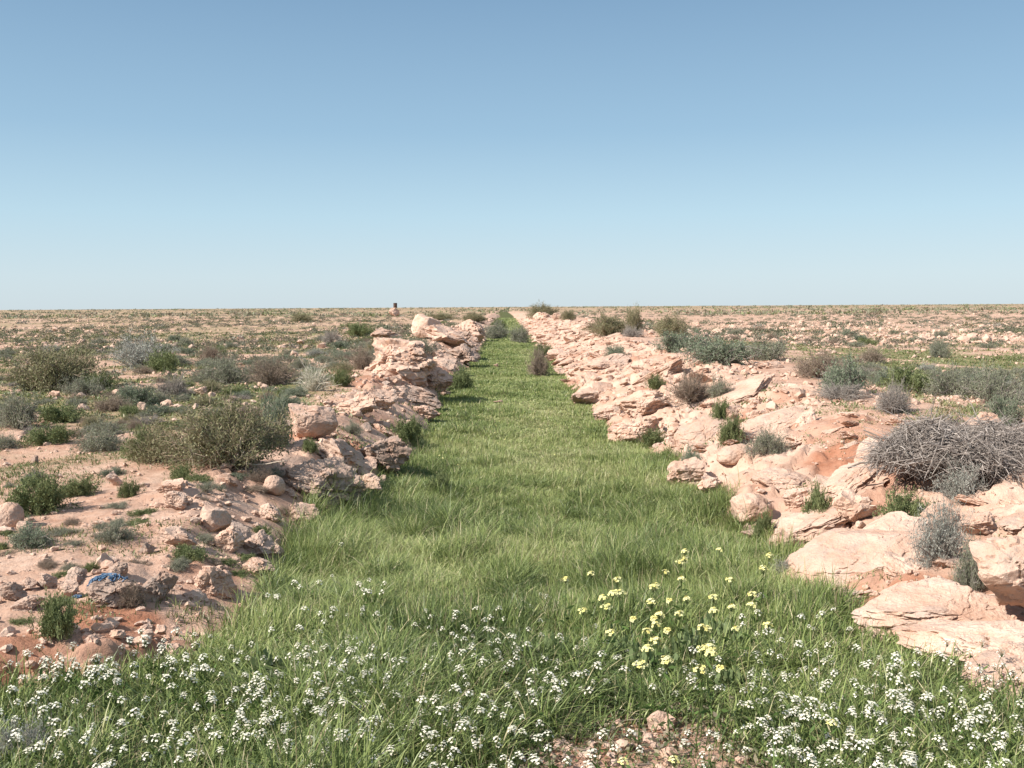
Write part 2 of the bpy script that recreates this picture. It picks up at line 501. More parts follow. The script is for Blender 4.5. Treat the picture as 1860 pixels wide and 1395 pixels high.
def rock_shape(seed, sub=5, cuts=16, strata=.0, rough=1.0, lo=.42, hi=.85, frac=.15, flat=1.0):
    rg = np.random.default_rng(seed)
    V, Fc = ICO[sub]; V = V.copy()
    if flat != 1: V = np.sign(V) * np.abs(V) ** np.array([.8, .8, flat])
    V *= rg.uniform(.85, 1.15, 3)
    for k in range(cuts):
        n = norm(rg.normal(size=3) * np.array([1, 1, 1.3])); d = rg.uniform(lo, hi)
        s = V @ n - d
        V = V - n * (np.maximum(s, 0) * .96)[:, None]
    R = norm(V)
    if strata:
        w = V[:, 2] * 3.4 + .55 * fbm3(V * 1.1, 2, seed) + seed
        V[:, :2] *= (1 - strata * (np.abs((w % 1) - .5) < .13) * (0.6 + .4 * noise3(V * 2.5, seed)))[:, None]
    V = V + R * (.16 * fbm3(V * 1.3 + seed, 2, seed) + .06 * rough * fbm3(V * 3.7 + seed, 3, seed + 5) + .022 * rough * fbm3(V * 11 + seed, 2, seed + 9))[:, None]
    if frac:
        Q = V * np.array([1.9, 1.9, 3.6]) + seed * 1.7 + .22 * np.stack([fbm3(V * 3 + j * 9, 2, seed + j) for j in range(3)], 1)
        e, cv, pl = cells3(Q, seed)
        V = V + R * (frac * ((cv - .5) * sst(0, .10, e) * 1.1 + pl * .9 - .25 * sst(.07, 0, e)))[:, None]
        e, cv, pl = cells3(Q * 2.7, seed + 50)
        V = V + R * (frac * .36 * ((cv - .5) * sst(0, .12, e) + pl - .2 * sst(.08, 0, e)))[:, None]
    cr = np.abs(fbm3(V * 2.1 + seed * 3, 2, seed + 33))
    V = V - R * (.07 * rough * sst(.06, 0, cr))[:, None]
    V -= (V.max(0) + V.min(0)) / 2
    V /= (V.max(0) - V.min(0))
    return V, Fc

def rmk(name, V, Fl, mat):
    me = mk(name, V, Fl, mat); me.set_sharp_from_angle(angle=math.radians(32)); return me
PROTO = []
for s in range(12):
    V, Fc = rock_shape(100 + s, 5, cuts=14 + s % 5 * 2, strata=(.0, .05, .07)[s % 3], rough=1 + .3 * (s % 2))
    PROTO.append(rmk('rock', V, [Fc], M_ROCK))
PROTOG = []
for s in range(5):
    V, Fc = rock_shape(200 + s, 5, cuts=15, strata=(.0, .05)[s % 2], rough=1.3)
    PROTOG.append(rmk('rock', V, [Fc], M_ROCKG))
PROTOR = []
for s in range(3):
    V, Fc = rock_shape(300 + s, 5, cuts=9, lo=.66, hi=.92, rough=1.0, frac=.04)
    PROTOR.append(mk('rock', V, [Fc], M_ROCK))
USED = []                       # footprints of the placed rocks and shrubs (x, y, r)

def slope_rot(x, y, k=.7, e=.35):
    zx = (hz(x + e, y) - hz(x - e, y)) / (2 * e); zy = (hz(x, y + e) - hz(x, y - e)) / (2 * e)
    return math.atan(zy * k), -math.atan(zx * k)

def hero_rock(px, pyb, wpx, hpx, label, kind='p', pi=0, name='rock', cat='rock', dr=.8, yaw=0., tilt=(0, 0), sink=.22, unique=None, follow=.5, group=None):
    P = hit(px, pyb)
    m = P[1] / F
    w = wpx * m; dpt = w * dr
    h = hpx * m
    if unique is None:
        me = {'p': PROTO, 'g': PROTOG, 'r': PROTOR}[kind]; me = me[pi % len(me)]
    else:
        V, Fc = rock_shape(**unique)
        me = rmk(name, V, [Fc], M_ROCKG if kind == 'g' else M_ROCK)
    cx, cy = P[0], P[1] + dpt * .42
    H = h / (1 - sink)
    # what of the height is already given by the land rising behind the front edge
    cz = P[2] + h - H / 2
    rx, ry = slope_rot(cx, cy, follow)
    o = ob(name, me, None, (cx, cy, cz), (rx + tilt[0], ry + tilt[1], yaw), (w, dpt, H))
    tag(o, label, cat, group)
    USED.append((cx, cy, w * .5))
    return o

U = lambda seed, **k: dict(seed=seed, sub=6, **k)
# left bank and the stony ground beside it
hero_rock(562, 797, 88, 62, 'rounded pink boulder perched on the ledge beside the big olive shrub', unique=U(18, cuts=11, lo=.56, hi=.84, frac=.03, rough=.7), name='boulder', cat='boulder', dr=.85, sink=.06, yaw=.4)
hero_rock(575, 918, 175, 78, 'broad dappled ledge below the perched boulder, reaching the grass', 'g', unique=U(11, cuts=20, strata=.08, rough=1.4), name='rock_ledge', cat='ledge', dr=.8, sink=.3)
hero_rock(655, 893, 80, 32, 'low pale rock at the grass edge right of the dappled ledge', 'p', 1, dr=.9)
hero_rock(690, 858, 110, 66, 'dark-sided rock overhanging the grass right of the perched boulder', 'g', unique=U(12, cuts=18, strata=.05), name='rock_ledge', cat='ledge', dr=.9, sink=.15)
hero_rock(598, 846, 120, 46, 'flat rock directly under the perched boulder', 'g', 1, dr=1.0)
hero_rock(493, 899, 46, 34, 'small round stone in front of the olive shrub, left of the dappled ledge', 'r', 1, dr=.9, sink=.12, yaw=1.2)
hero_rock(546, 958, 60, 44, 'round-faced rock at the grass edge below the dappled ledge', 'p', 2, dr=.7)
hero_rock(488, 945, 48, 26, 'oblong stone left of the round-faced rock at the grass edge', 'p', 3, dr=.8, sink=.15)
hero_rock(545, 982, 58, 24, 'flat pale stone under the round-faced rock at the grass edge', 'p', 4, dr=.9)
hero_rock(315, 928, 48, 34, 'blocky stone casting a dark shadow right on the bare soil', 'p', 5, dr=.8, sink=.1)
hero_rock(305, 898, 58, 24, 'thin tilted slab leaning behind the blocky stone on bare soil', 'p', 6, dr=.7, tilt=(0, -.25), sink=.15)
hero_rock(410, 1002, 62, 46, 'stout pale rock with shadowed right side near the grass edge', 'p', 7, dr=.9)
hero_rock(382, 966, 60, 42, 'smooth humped rock behind the stout pale rock', 'r', 2, dr=1.0)
hero_rock(318, 995, 75, 34, 'long low rock arched over a dark gap left of the stout pale rock', 'p', 8, dr=.6, sink=.15)
hero_rock(464, 1010, 62, 42, 'shaded wedge of rock right of the stout pale rock', 'g', 2, dr=.9)
hero_rock(205, 884, 32, 27, 'angular upright stone alone on the bare soil', 'p', 9, dr=.7, sink=.1, tilt=(0, .2))
hero_rock(60, 842, 15, 15, 'little dark pointed stone on the smooth bare soil', 'g', 3, sink=.1)
hero_rock(8, 958, 52, 44, 'rounded rock behind weeds, cut by the photo edge', 'r', 1, dr=.9)
hero_rock(196, 1104, 120, 52, 'pitted grey rock carrying the blue rope', 'g', unique=U(13, cuts=12, rough=1.7, lo=.6), name='boulder', cat='boulder', dr=.75, sink=.15)
hero_rock(282, 1094, 66, 52, 'knobbly grey rock right of the blue rope', 'g', 4, dr=1.0)
hero_rock(12, 1092, 52, 34, 'squarish brown stone at the photo edge beside the grey rocks', 'g', 0, dr=.8, sink=.1)
hero_rock(76, 1072, 38, 28, 'egg shaped grey-topped stone left of the blue rope', 'g', 1, dr=.9, sink=.12)
hero_rock(42, 1074, 38, 20, 'flat grey stone behind the squarish brown stone', 'g', 2, dr=.9, sink=.12)
hero_rock(128, 1066, 46, 30, 'round stone touching the left end of the blue rope', 'g', 3, dr=.9, sink=.12)
hero_rock(205, 1050, 46, 26, 'grey stone behind the blue rope', 'g', 0, dr=.9, yaw=2)
hero_rock(120, 1090, 40, 36, 'pale broken block wedged left of the pitted grey rock', 'p', 2, dr=.8)
hero_rock(386, 1086, 80, 54, 'pale pointed rock rising from the grass below the stony ground', 'p', 10, dr=.8, unique=U(14, cuts=16))
hero_rock(465, 1048, 66, 32, 'small rocks half hidden in grass right of the pale pointed rock', 'p', 11, dr=.7)
hero_rock(45, 1112, 60, 26, 'grey slab lying below the squarish brown stone', 'g', 4, dr=.8)
hero_rock(262, 1008, 28, 22, 'small grey stone among weeds above the blue rope', 'g', 1)
hero_rock(362, 720, 24, 18, 'pale pointed stone standing alone by the dead bush', 'p', 4, sink=.1)
hero_rock(256, 750, 18, 20, 'small upright stone on the mossy ground left of the olive shrub', 'p', 5, sink=.1)
hero_rock(95, 722, 22, 12, 'low pale stone in front of the broad olive bush', 'p', 6)
hero_rock(645, 752, 80, 42, 'cracked pink rock on the bank above the perched boulder', 'p', 1, dr=.9)
hero_rock(690, 742, 62, 34, 'layered stone block right of the cracked pink rock', 'p', 2, dr=.9)
hero_rock(755, 738, 96, 36, 'long dark-faced ledge overhanging grass below the layered outcrop', 'g', unique=U(15, cuts=16, strata=.04), name='rock_ledge', cat='ledge', dr=.8, sink=.15)
hero_rock(768, 757, 66, 20, 'flat pale slab at the foot of the dark-faced ledge', 'p', 7)
hero_rock(725, 690, 135, 72, 'great pale outcrop of broken rock at the left bank', 'p', unique=U(16, cuts=22, strata=.04, rough=1.5, frac=.2), name='rock_outcrop', cat='outcrop', dr=1.0, sink=.25)
hero_rock(790, 712, 66, 50, 'stack of thin rock layers right of the great pale outcrop', 'p', unique=U(17, cuts=16, strata=.10, rough=1.3, frac=.16), name='rock_outcrop', cat='outcrop', dr=1.0, sink=.15)
hero_rock(840, 660, 66, 34, 'dark-sided rocks behind the layered stack on the left bank', 'g', 2, dr=1.2, sink=.15)
hero_rock(774, 616, 60, 42, 'large pale boulder tilted on top of the left bank', 'r', 2, 'boulder', 'boulder', dr=.9, sink=.1, tilt=(0, .3))
hero_rock(812, 628, 95, 34, 'sloping slab right of the tilted pale boulder', 'p', 8, dr=1.1, sink=.2)
hero_rock(700, 618, 60, 24, 'shadowed flat rock left of the tilted pale boulder', 'p', 9, dr=1.0)
hero_rock(858, 608, 50, 26, 'far rocks on the left bank beyond the sloping slab', 'p', 3, dr=1.5)
hero_rock(901, 668, 9, 8, 'lone little stone lying in the ditch grass', 'p', 4, sink=.05)
# right bank
hero_rock(1062, 737, 56, 30, 'block at the ditch edge, farthest of the big right bank rocks', 'p', 0, dr=.9, sink=.12)
hero_rock(1172, 758, 100, 46, 'overhanging rock with brown underside on the right bank', 'p', unique=U(21, cuts=15, strata=.08), name='rock_ledge', cat='ledge', dr=.8, sink=.1)
hero_rock(1108, 763, 62, 20, 'low pale rock at the ditch edge left of the overhanging rock', 'p', 5, dr=.9)
hero_rock(1122, 755, 15, 18, 'small dark round stone under the overhanging rock', 'g', 3, sink=.1)
hero_rock(1158, 810, 104, 50, 'angular pale rock standing in the grass below the overhanging rock', 'p', unique=U(22, cuts=20, strata=.06), dr=.8, name='boulder', cat='boulder', sink=.15)
hero_rock(1250, 887, 76, 50, 'tilted triangular rock half sunk in grass on the right bank', 'p', 6, dr=.8, tilt=(0, -.3))
hero_rock(1338, 842, 68, 32, 'flat lens shaped rock resting on the slope', 'r', 1, dr=.8, sink=.08)
hero_rock(1368, 952, 88, 54, 'thick rounded rock over a dark gap at the grass edge', 'r', 0, 'boulder', 'boulder', dr=.75, sink=.08, yaw=2.2)
hero_rock(1362, 978, 44, 26, 'small red-stained rock under the thick rounded rock', 'g', 1, dr=.8)
hero_rock(1566, 950, 84, 58, 'cracked block below the dead brush heap', 'p', 8, dr=.8, sink=.2)
PLATES = []
def plate(px, py, w, dep, th, label, seed, name='rock_slab', cat='slab', yaw=0., lift=.12, tilt=(0, 0), **k):
    P = hit(px, py); x, y_ = P[0], P[1]
    a = dict(cuts=12, lo=.62, hi=.95, frac=.07, flat=.55); a.update(k)
    V, Fc = rock_shape(seed, 6, **a)
    rx, ry = slope_rot(x, y_, 1.0, .45)
    o = ob(name, rmk(name, V, [Fc], M_ROCK), None, (x, y_, hz(x, y_) + th * lift), (rx + tilt[0], ry + tilt[1], yaw), (w, dep, th))
    USED.append((x, y_, max(w, dep) * .5)); PLATES.append((x, y_, min(w, dep) * .46))
    return tag(o, label, cat, None, 'thing')
plate(1565, 1030, 1.15, .95, .30, 'great smooth ledge overhanging the grass and red soil', 24, 'rock_ledge', 'ledge', yaw=.5, lift=.18, tilt=(.10, .04), frac=.05)
plate(1475, 960, .85, .75, .24, 'wide pale slab above the great smooth ledge', 23, yaw=.2, frac=.12)
plate(1700, 1125, .85, .62, .2, 'flat pink slab at the right, its tip reaching into the grass under the great ledge', 25, yaw=.35, lift=.12, tilt=(.10, -.06), frac=.10, cuts=16, lo=.5, hi=.9)
plate(1800, 1185, .9, .6, .2, 'cracked pink slab in the flowers below the leaning boulder', 28, yaw=-.3, lift=.12, tilt=(.12, -.06), frac=.12, cuts=16, lo=.5, hi=.9)
plate(1868, 1230, .6, .5, .18, 'small pink slab at the right photo edge among white flowers', 29, yaw=.8, lift=.1, tilt=(.1, 0), frac=.12, cuts=16, lo=.5, hi=.9)
plate(1620, 985, .7, .6, .22, 'pale slab behind the great ledge, left of the blue-grey bush', 61, yaw=1.1)
plate(1545, 880, .95, .75, .24, 'cracked pale slab left of the dead brush heap', 62, yaw=.3, frac=.14)
plate(1420, 880, .7, .6, .22, 'flat-topped slab on the slope left of the red soil patch', 63, yaw=2.0, frac=.12)
plate(1280, 785, 1.0, .8, .28, 'smooth sloping pale slab above the triangular rock', 64, yaw=.8)
plate(1340, 720, 1.5, 1.0, .26, 'long pale sheet of rock below the bluish thicket', 65, yaw=.2)
plate(1190, 690, 1.6, 1.1, .34, 'broad pale sheet of rock above the overhanging rock', 66, yaw=-.4, frac=.12)
plate(1100, 665, 1.7, 1.3, .4, 'cracked sheet of rock beside the reddish brown ditch bush', 67, yaw=.6, frac=.14)
plate(1400, 770, 1.2, .8, .2, 'flat pale rock sheet right of the small upright stone', 68, yaw=.1)
hero_rock(1440, 1012, 60, 50, 'pale stone jammed under the left end of the great ledge', 'p', 9, dr=.8, sink=.15)
hero_rock(1885, 1138, 250, 150, 'big leaning boulder at the right photo edge over a dark hollow', 'p', unique=U(36, cuts=18, lo=.45, hi=.85, frac=.07, rough=.9), name='boulder', cat='boulder', dr=.75, sink=-.08, follow=0, tilt=(-.12, .22), yaw=.3)
hero_rock(1862, 1235, 90, 60, 'rock below the leaning boulder at the photo edge', 'p', 11, dr=.9)
hero_rock(1790, 790, 72, 40, 'big triangular rock behind the dead brush heap', 'p', 1, 'boulder', 'boulder', dr=.8, sink=.12)
hero_rock(1330, 770, 24, 34, 'small pale upright stone beside yellow-green weeds', 'p', 2, sink=.1)
hero_rock(1720, 960, 70, 40, 'white rock behind the blue-grey bush', 'p', 3)
hero_rock(1785, 975, 76, 40, 'white flat rock right of the blue-grey bush', 'p', 4)
hero_rock(1462, 925, 70, 36, 'weathered knob of rock above the thick rounded rock', 'p', 5)
hero_rock(1300, 900, 60, 40, 'rounded pale rock beside the triangular rock in the grass', 'p', 9, dr=.9)
hero_rock(1278, 612, 12, 10, 'brown stone on the far right berm', 'g', 2)
hero_rock(985, 582, 34, 16, 'pale rock block under the olive bush on the horizon', 'p', 3, dr=1.2)
hero_rock(1012, 580, 18, 12, 'squared pale block right of the horizon bush', 'p', 5, dr=1.0)
hero_rock(1250, 935, 40, 14, 'flat stone sunk in grass at the foot of the right bank', 'p', 8)
hero_rock(905, 733, 18, 6, 'tiny flat stone in the ditch grass by yellow flowers', 'p', 4)
print('hero rocks', len(USED))

# procedural rocks of the two banks and the plain, largest 300 in view as things
def free(x, y, r, k=.75):
    for (a, b, c) in USED:
        if abs(a - x) < r + c and math.hypot(a - x, b - y) < (r + c) * k:
            return False
    return True

def scatter(n, yr, xr_, maskf, rg, power=1.0):
    """n points with density falling with distance, kept by mask"""
    y = np.exp(rg.uniform(math.log(yr[0]), math.log(yr[1]), n)) if power == 1 else rg.uniform(yr[0], yr[1], n)
    x = rg.uniform(-1, 1, n) * (xr_ if np.isscalar(xr_) else xr_(y))
    k = rg.random(n) < maskf(x, y)
    return x[k], y[k]

def inview(x, y, z=0, margin=40):
    d = np.stack([x, y, np.broadcast_to(z, x.shape) - CAM_Z], -1)
    zc = d @ fw; px = 930 + F * (d @ rt) / zc; py = 697.5 - F * (d @ up) / zc
    return (px > -margin) & (px < 1860 + margin) & (py < 1395 + margin) & (zc > .5)

rg = np.random.default_rng(3)
def bankmask(x, y):
    xl, xr, zf, ul, ur, ll, lr = lay(x, y)
    n = fbm2(x * .8, y * .8, 3, 77)
    return rockiness(ul, ur, x, y) * np.where(ul > 0, sst(-.3, .25, n) * .62 * (1 - .55 * sst(.7, 1.5, ul)), (.22 + .6 * sst(-.3, .25, n)) * (1 - .6 * sst(.7, 1.1, ur) * (y < 22)))
bx, by = scatter(9000, (4.6, 150), lambda y: np.full_like(y, 6.5), bankmask, rg)
bw = np.clip(rg.lognormal(-1.45, .48, len(bx)) * (1 + by / 60), .1, 1.1)
order = np.argsort(-bw / by)
cand = []
iv = inview(bx, by)
for k in order:
    if not iv[k]: continue
    if free(bx[k], by[k], bw[k] * .5, .72):
        cand.append(k); USED.append((bx[k], by[k], bw[k] * .5))
    if len(cand) > 1300: break
NBIG = 235
restrock = cand[NBIG:]
for k in cand[:NBIG]:
    x, y_, w = bx[k], by[k], bw[k]
    flat = rg.uniform(.22, .52) if x < 0 else rg.uniform(.15, .38)
    rx, ry = slope_rot(x, y_, .9)
    left = x < 0
    me = PROTO[rg.integers(12)] if (not left or rg.random() < .6) else PROTOG[rg.integers(5)]
    o = ob('rock', me, None, (x, y_, hz(x, y_) + w * flat * rg.uniform(-.12, .14)), (rx + rg.normal() * .15, ry + rg.normal() * .15, rg.uniform(0, 6.28)), (w, w * rg.uniform(.6, 1), w * flat))
    zone = 'near' if y_ < 14 else 'far'
    side = 'left' if left else 'right'
    tag(o, {('near', 'left'): 'weathered stone set in the near stretch of the bank left of the ditch',
            ('far', 'left'): 'pinkish stone in the distant stretch of the bank left of the ditch',
            ('near', 'right'): 'sunlit pale stone set in the near slope right of the ditch',
            ('far', 'right'): 'pale stone in the distant slope right of the ditch'}[(zone, side)], 'rock',
        {'near': 'stones of the near ', 'far': 'stones of the distant '}[zone] + side + ' bank')

# rubble: everything smaller, one object
A = Acc()
def add_stones(x, y_, w, sub, rg, flatr=(.4, .8), sinkf=.15):
    V0, F0 = ICO[sub]
    vs_ = []
    for s in range(10):
        V = V0.copy(); r2 = np.random.default_rng(900 + s)
        for k in range(9):
            n = norm(r2.normal(size=3)); d = r2.uniform(.45, .85)
            V = V - n * (np.maximum(V @ n - d, 0))[:, None]
        vs_.append(V * (1 + .12 * r2.normal(size=(len(V), 1))) if sub > 1 else V0 * (1 + .25 * r2.normal(size=(len(V), 1))))
    vs_ = np.array(vs_)
    n = len(x)
    B = vs_[rg.integers(0, 10, n)] * .55
    a = rg.uniform(0, 6.28, n); t = rg.normal(size=n) * .25
    sc = np.stack([w, w * rg.uniform(.6, 1, n), w * rg.uniform(*flatr, n)], 1)
    B = B * sc[:, None, :]
    B = np.stack([B[..., 0], B[..., 1] * np.cos(t)[:, None] - B[..., 2] * np.sin(t)[:, None], B[..., 1] * np.sin(t)[:, None] + B[..., 2] * np.cos(t)[:, None]], -1)
    X = B[..., 0] * np.cos(a)[:, None] - B[..., 1] * np.sin(a)[:, None]; Y = B[..., 0] * np.sin(a)[:, None] + B[..., 1] * np.cos(a)[:, None]
    P = np.stack([X + x[:, None], Y + y_[:, None], B[..., 2] + (height(x, y_) + sc[:, 2] * sinkf)[:, None]], -1)
    A.add(P.reshape(-1, 3), [(F0[None] + (np.arange(n) * len(V0))[:, None, None]).reshape(-1, 3)], np.array([1., 1, 1]))
if restrock:
    k = np.array(restrock); add_stones(bx[k], by[k], bw[k] * .8, 3, rg, (.25, .55), -.05)
def stonemask(x, y):
    xl, xr, zf, ul, ur, ll, lr = lay(x, y)
    gm = grassmask(x, y)
    n = fbm2(x * .5, y * .5, 3, 81)
    return np.clip((rockiness(ul, ur, x, y) * .6 + .25 + .45 * n) * (1 - gm) * (1 - .5 * greenmask(x, y)), 0, 1)
x, y_ = scatter(16000, (3.4, 16), lambda y: .62 * y + 1, stonemask, rg)
add_stones(x, y_, np.clip(rg.lognormal(-3.5, .6, len(x)), .012, .16), 2, rg)
x, y_ = scatter(2600, (4.4, 14), lambda y: .6 * y + .5, lambda x, y: np.clip(stonemask(x, y) * (x < 0) * .6, 0, 1), rg)
add_stones(x, y_, np.clip(rg.lognormal(-2.6, .45, len(x)), .04, .2), 3, rg, (.3, .7), .0)
x, y_ = scatter(22000, (14, 60), lambda y: .6 * y, lambda x, y: np.clip(stonemask(x, y), 0, 1), rg)
add_stones(x, y_, np.clip(rg.lognormal(-2.5, .5, len(x)), .04, .4), 2, rg)
def farstone(x, y):
    n = fbm2(x * .06, y * .06, 4, 83)
    return np.clip(.35 + n * 1.2, 0.03, 1) * (1 - grassmask(x, y))
x, y_ = scatter(30000, (40, 420), lambda y: .6 * y, farstone, rg)
add_stones(x, y_, np.clip(rg.lognormal(-1.95, .5, len(x)), .08, .55) , 1, rg, (.4, .8), .2)
r = ob('rubble', A.mesh('rubble', M_RUBBLE, False))
tag(r, 'countless small pink stones and gravel strewn over the plain', 'rubble', kind='stuff')
print('rubble verts', A.n)

# ------------------------------------------------------------------ shrubs
def lerp(a, b, t): return a + (b - a) * t

def shrub_proto(seed, nst, ntw, nlf, leafL, leafW, leafc, stemc, hgt=.8, droop=.1, rad=.012, leafrange=(.45, 1.0), spread=1.0, spiky=.2):
    """unit shrub of radius about 1; returns [(part, mesh)]"""
    rg = np.random.default_rng(seed)
    az = rg.uniform(0, 2 * np.pi, nst); el = np.arcsin(rg.uniform(.08, 1, nst) ** .8)
    lob = 1 + .28 * np.sin(az * 2 + rg.uniform(0, 6)) * rg.uniform(.4, 1) + .18 * np.sin(az * 5 + rg.uniform(0, 6))
    ln = lob * (rg.uniform(.62, 1.02, nst) + spiky * (rg.random(nst) < .12))
    tip = np.stack([np.cos(az) * np.cos(el) * ln * spread, np.sin(az) * np.cos(el) * ln * spread, np.sin(el) * ln * hgt], 1)
    base = np.stack([np.cos(az) * .12 * rg.random(nst), np.sin(az) * .12 * rg.random(nst), np.full(nst, -.05)], 1)
    t = np.linspace(0, 1, 5)[None, :, None]
    mid = base * .5 + tip * .5 + np.array([0, 0, .12]) + rg.normal(size=(nst, 3)) * .12
    S = (1 - t) ** 2 * base[:, None] + 2 * t * (1 - t) * mid[:, None] + t ** 2 * tip[:, None]
    S = S + rg.normal(size=S.shape) * .025 * np.array([0, .5, 1, 1, 1])[None, :, None]
    a = Acc()
    R = rad * np.array([1.6, 1.2, .9, .6, .3])[None, :] * rg.uniform(.6, 1.4, (nst, 1))
    V, fs = tubes(S, R, 4)
    cs = lerp(np.array(stemc[0]), np.array(stemc[1]), rg.random((nst, 1)))
    a.add(V, fs, np.repeat(cs, 20, 0))
    # side twigs
    k = rg.integers(0, nst, ntw); f = rg.uniform(.25, .97, ntw)
    seg = np.minimum((f * 4).astype(int), 3); u = f * 4 - seg
    b = S[k, seg] * (1 - u)[:, None] + S[k, seg + 1] * u[:, None]
    dirn = norm(norm(S[k, seg + 1] - S[k, seg]) + rg.normal(size=(ntw, 3)) * 1.0 + np.array([0, 0, .25]) - droop * np.array([0, 0, 1.]))
    L = rg.uniform(.12, .34, ntw)
    tt = np.linspace(0, 1, 3)[None, :, None]
    T = b[:, None] + dirn[:, None] * L[:, None, None] * tt + rg.normal(size=(ntw, 3, 3)) * .02 * np.array([0, 1, 1])[None, :, None]
    V, fs = tubes(T, rad * .42 * np.array([1, .8, .4])[None, :] * rg.uniform(.6, 1.3, (ntw, 1)), 3)
    cs = lerp(np.array(stemc[0]), np.array(stemc[1]), rg.random((ntw, 1)))
    a.add(V, fs, np.repeat(cs, 9, 0))
    parts = [('stems', a.mesh('stems', M_TWIG))]
    if nlf:
        k = rg.integers(0, ntw, nlf); f = rg.uniform(0, 1.05, nlf)[:, None]
        P = T[k, 0] * (1 - f) + T[k, 2] * f + rg.normal(size=(nlf, 3)) * .028
        rr = np.linalg.norm(P / np.array([1, 1, hgt]), axis=1)
        keep = rr > leafrange[0] * rg.uniform(.3, 1.2, nlf)
        P = P[keep]; k = k[keep]; m = len(P)
        D = norm(T[k, 2] - T[k, 0]) + rg.normal(size=(m, 3)) * .9
        V, fs = leaves(P, D, leafL * rg.uniform(.6, 1.4, m), leafW * rg.uniform(.6, 1.4, m), rg)
        lc = np.array(leafc)
        c0 = noise3(P * 2.6 + seed, seed) * .5 + .5
        i = np.clip((c0 * .7 + .5 * rg.random(m) - .1) * (len(lc) - 1), 0, len(lc) - 1.001)
        lo = i.astype(int); c = lerp(lc[lo], lc[lo + 1], (i - lo)[:, None])
        b2 = Acc(); b2.add(V, fs, np.repeat(c, 4, 0))
        parts.append(('foliage', b2.mesh('foliage', M_LEAF)))
    return parts

TAN = ((.26, .2, .14), (.42, .34, .25)); GREYS = ((.2, .17, .15), (.38, .34, .30)); BROWN = ((.19, .14, .11), (.34, .27, .215))
SP = {
 'olive': [shrub_proto(500 + s, 130, 1900, 17000, .048, .02, [(.13, .13, .06), (.215, .21, .11), (.32, .295, .175)], TAN, .72, rad=.009, spiky=.06) for s in range(3)],
 'greygreen': [shrub_proto(520 + s, 80, 800, 7000, .065, .016, [(.125, .14, .085), (.225, .235, .16), (.33, .335, .24)], GREYS, .55, rad=.008) for s in range(3)],
 'bluegreen': [shrub_proto(540 + s, 80, 800, 8000, .07, .02, [(.085, .115, .065), (.165, .20, .13), (.275, .30, .215)], GREYS, .5, rad=.008) for s in range(2)],
 'silver': [shrub_proto(550 + s, 110, 1000, 7000, .06, .014, [(0.208, 0.215, 0.182), (0.351, 0.358, 0.312), (0.468, 0.468, 0.416)], GREYS, .6, rad=.008) for s in range(2)],
 'brown': [shrub_proto(560 + s, 120, 1500, 2800, .045, .015, [(0.156, 0.130, 0.078), (0.247, 0.202, 0.137), (0.351, 0.286, 0.208)], BROWN, .6, rad=.009) for s in range(3)],
 'dead': [shrub_proto(580 + s, 140, 1900, 0, .05, .02, None, GREYS, .55, rad=.011) for s in range(2)],
 'broad': [shrub_proto(640 + s, 40, 160, 420, .22, .2, [(.12, .165, .07), (.18, .23, .10), (.25, .29, .15)], ((.12, .15, .06), (.2, .2, .1)), .5, rad=.012, leafrange=(.1, 1.0)) for s in range(2)],
 'green': [shrub_proto(600 + s, 70, 600, 6500, .085, .026, [(.09, .115, .045), (.155, .185, .078), (.24, .26, .125)], ((0.156, 0.182, 0.065), (0.260, 0.260, 0.130)), .55, rad=.008) for s in range(3)],
 'wiry': [shrub_proto(620, 130, 700, 1500, .06, .014, [(0.182, 0.208, 0.117), (0.286, 0.312, 0.195)], ((0.442, 0.403, 0.325), (0.676, 0.624, 0.520)), .8, rad=.010, spiky=.3)],
}

def spawn(name, parts, label, cat, loc, rz, sc, group=None):
    e = ob(name, None, None, loc, (0, 0, rz), sc)
    e.empty_display_size = .1
    tag(e, label, cat, group)
    for pn, me in parts:
        ob(pn, me, e)
    return e

def hero_shrub(px, pyb, wpx, hpx, kind, label, name='shrub', vi=0, rz=None, depth=.9, cat='shrub', group=None):
    P = hit(px, pyb); m = P[1] / F
    w = wpx * m / 2; h = hpx * m
    hg = {'olive': .72, 'greygreen': .55, 'bluegreen': .5, 'silver': .6, 'brown': .6, 'dead': .55, 'broad': .5, 'green': .55, 'wiry': .8}[kind]
    v = SP[kind][vi % len(SP[kind])]
    cy = P[1] + w * depth * .6
    USED.append((P[0], cy, w * .8))
    return spawn(name, v, label, cat, (P[0], cy, hz(P[0], cy) - .01), vi * 2.1 + px * .01 if rz is None else rz, (w * 1.02, w * depth * 1.02, h / hg), group)

HS = hero_shrub
HS(395, 852, 230, 108, 'olive', 'largest olive shrub, leaning over bare soil beside the perched boulder', vi=0)
HS(275, 842, 150, 62, 'olive', 'lower olive shrub joined to the left of the largest shrub', vi=1)
HS(255, 838, 90, 50, 'green', 'green weed clump at the left foot of the olive shrubs', vi=0)
HS(492, 815, 90, 75, 'bluegreen', 'bluish bush between the largest olive shrub and the perched boulder', vi=0)
HS(85, 712, 190, 78, 'olive', 'broad olive bush on the mossy ground at the far left', vi=2)
HS(245, 668, 130, 52, 'silver', 'silvery grey bush right of the broad olive bush', vi=0)
HS(290, 675, 80, 34, 'green', 'bright green bush in front of the silvery bush', vi=1)
HS(485, 702, 120, 54, 'brown', 'brown twiggy bush left of the pink bank', vi=0)
HS(310, 722, 58, 38, 'dead', 'small dead grey bush beside the pale pointed stone', vi=0)
HS(400, 700, 110, 44, 'greygreen', 'grey-green bush between the dead bush and the brown bush', vi=0)
HS(565, 712, 85, 52, 'wiry', 'pale wiry bush with bare stems above the perched boulder')
HS(655, 672, 60, 40, 'brown', 'brown bush touching the left side of the great outcrop', vi=1)
HS(650, 612, 80, 20, 'green', 'bright green bush left of the tilted boulder', vi=2)
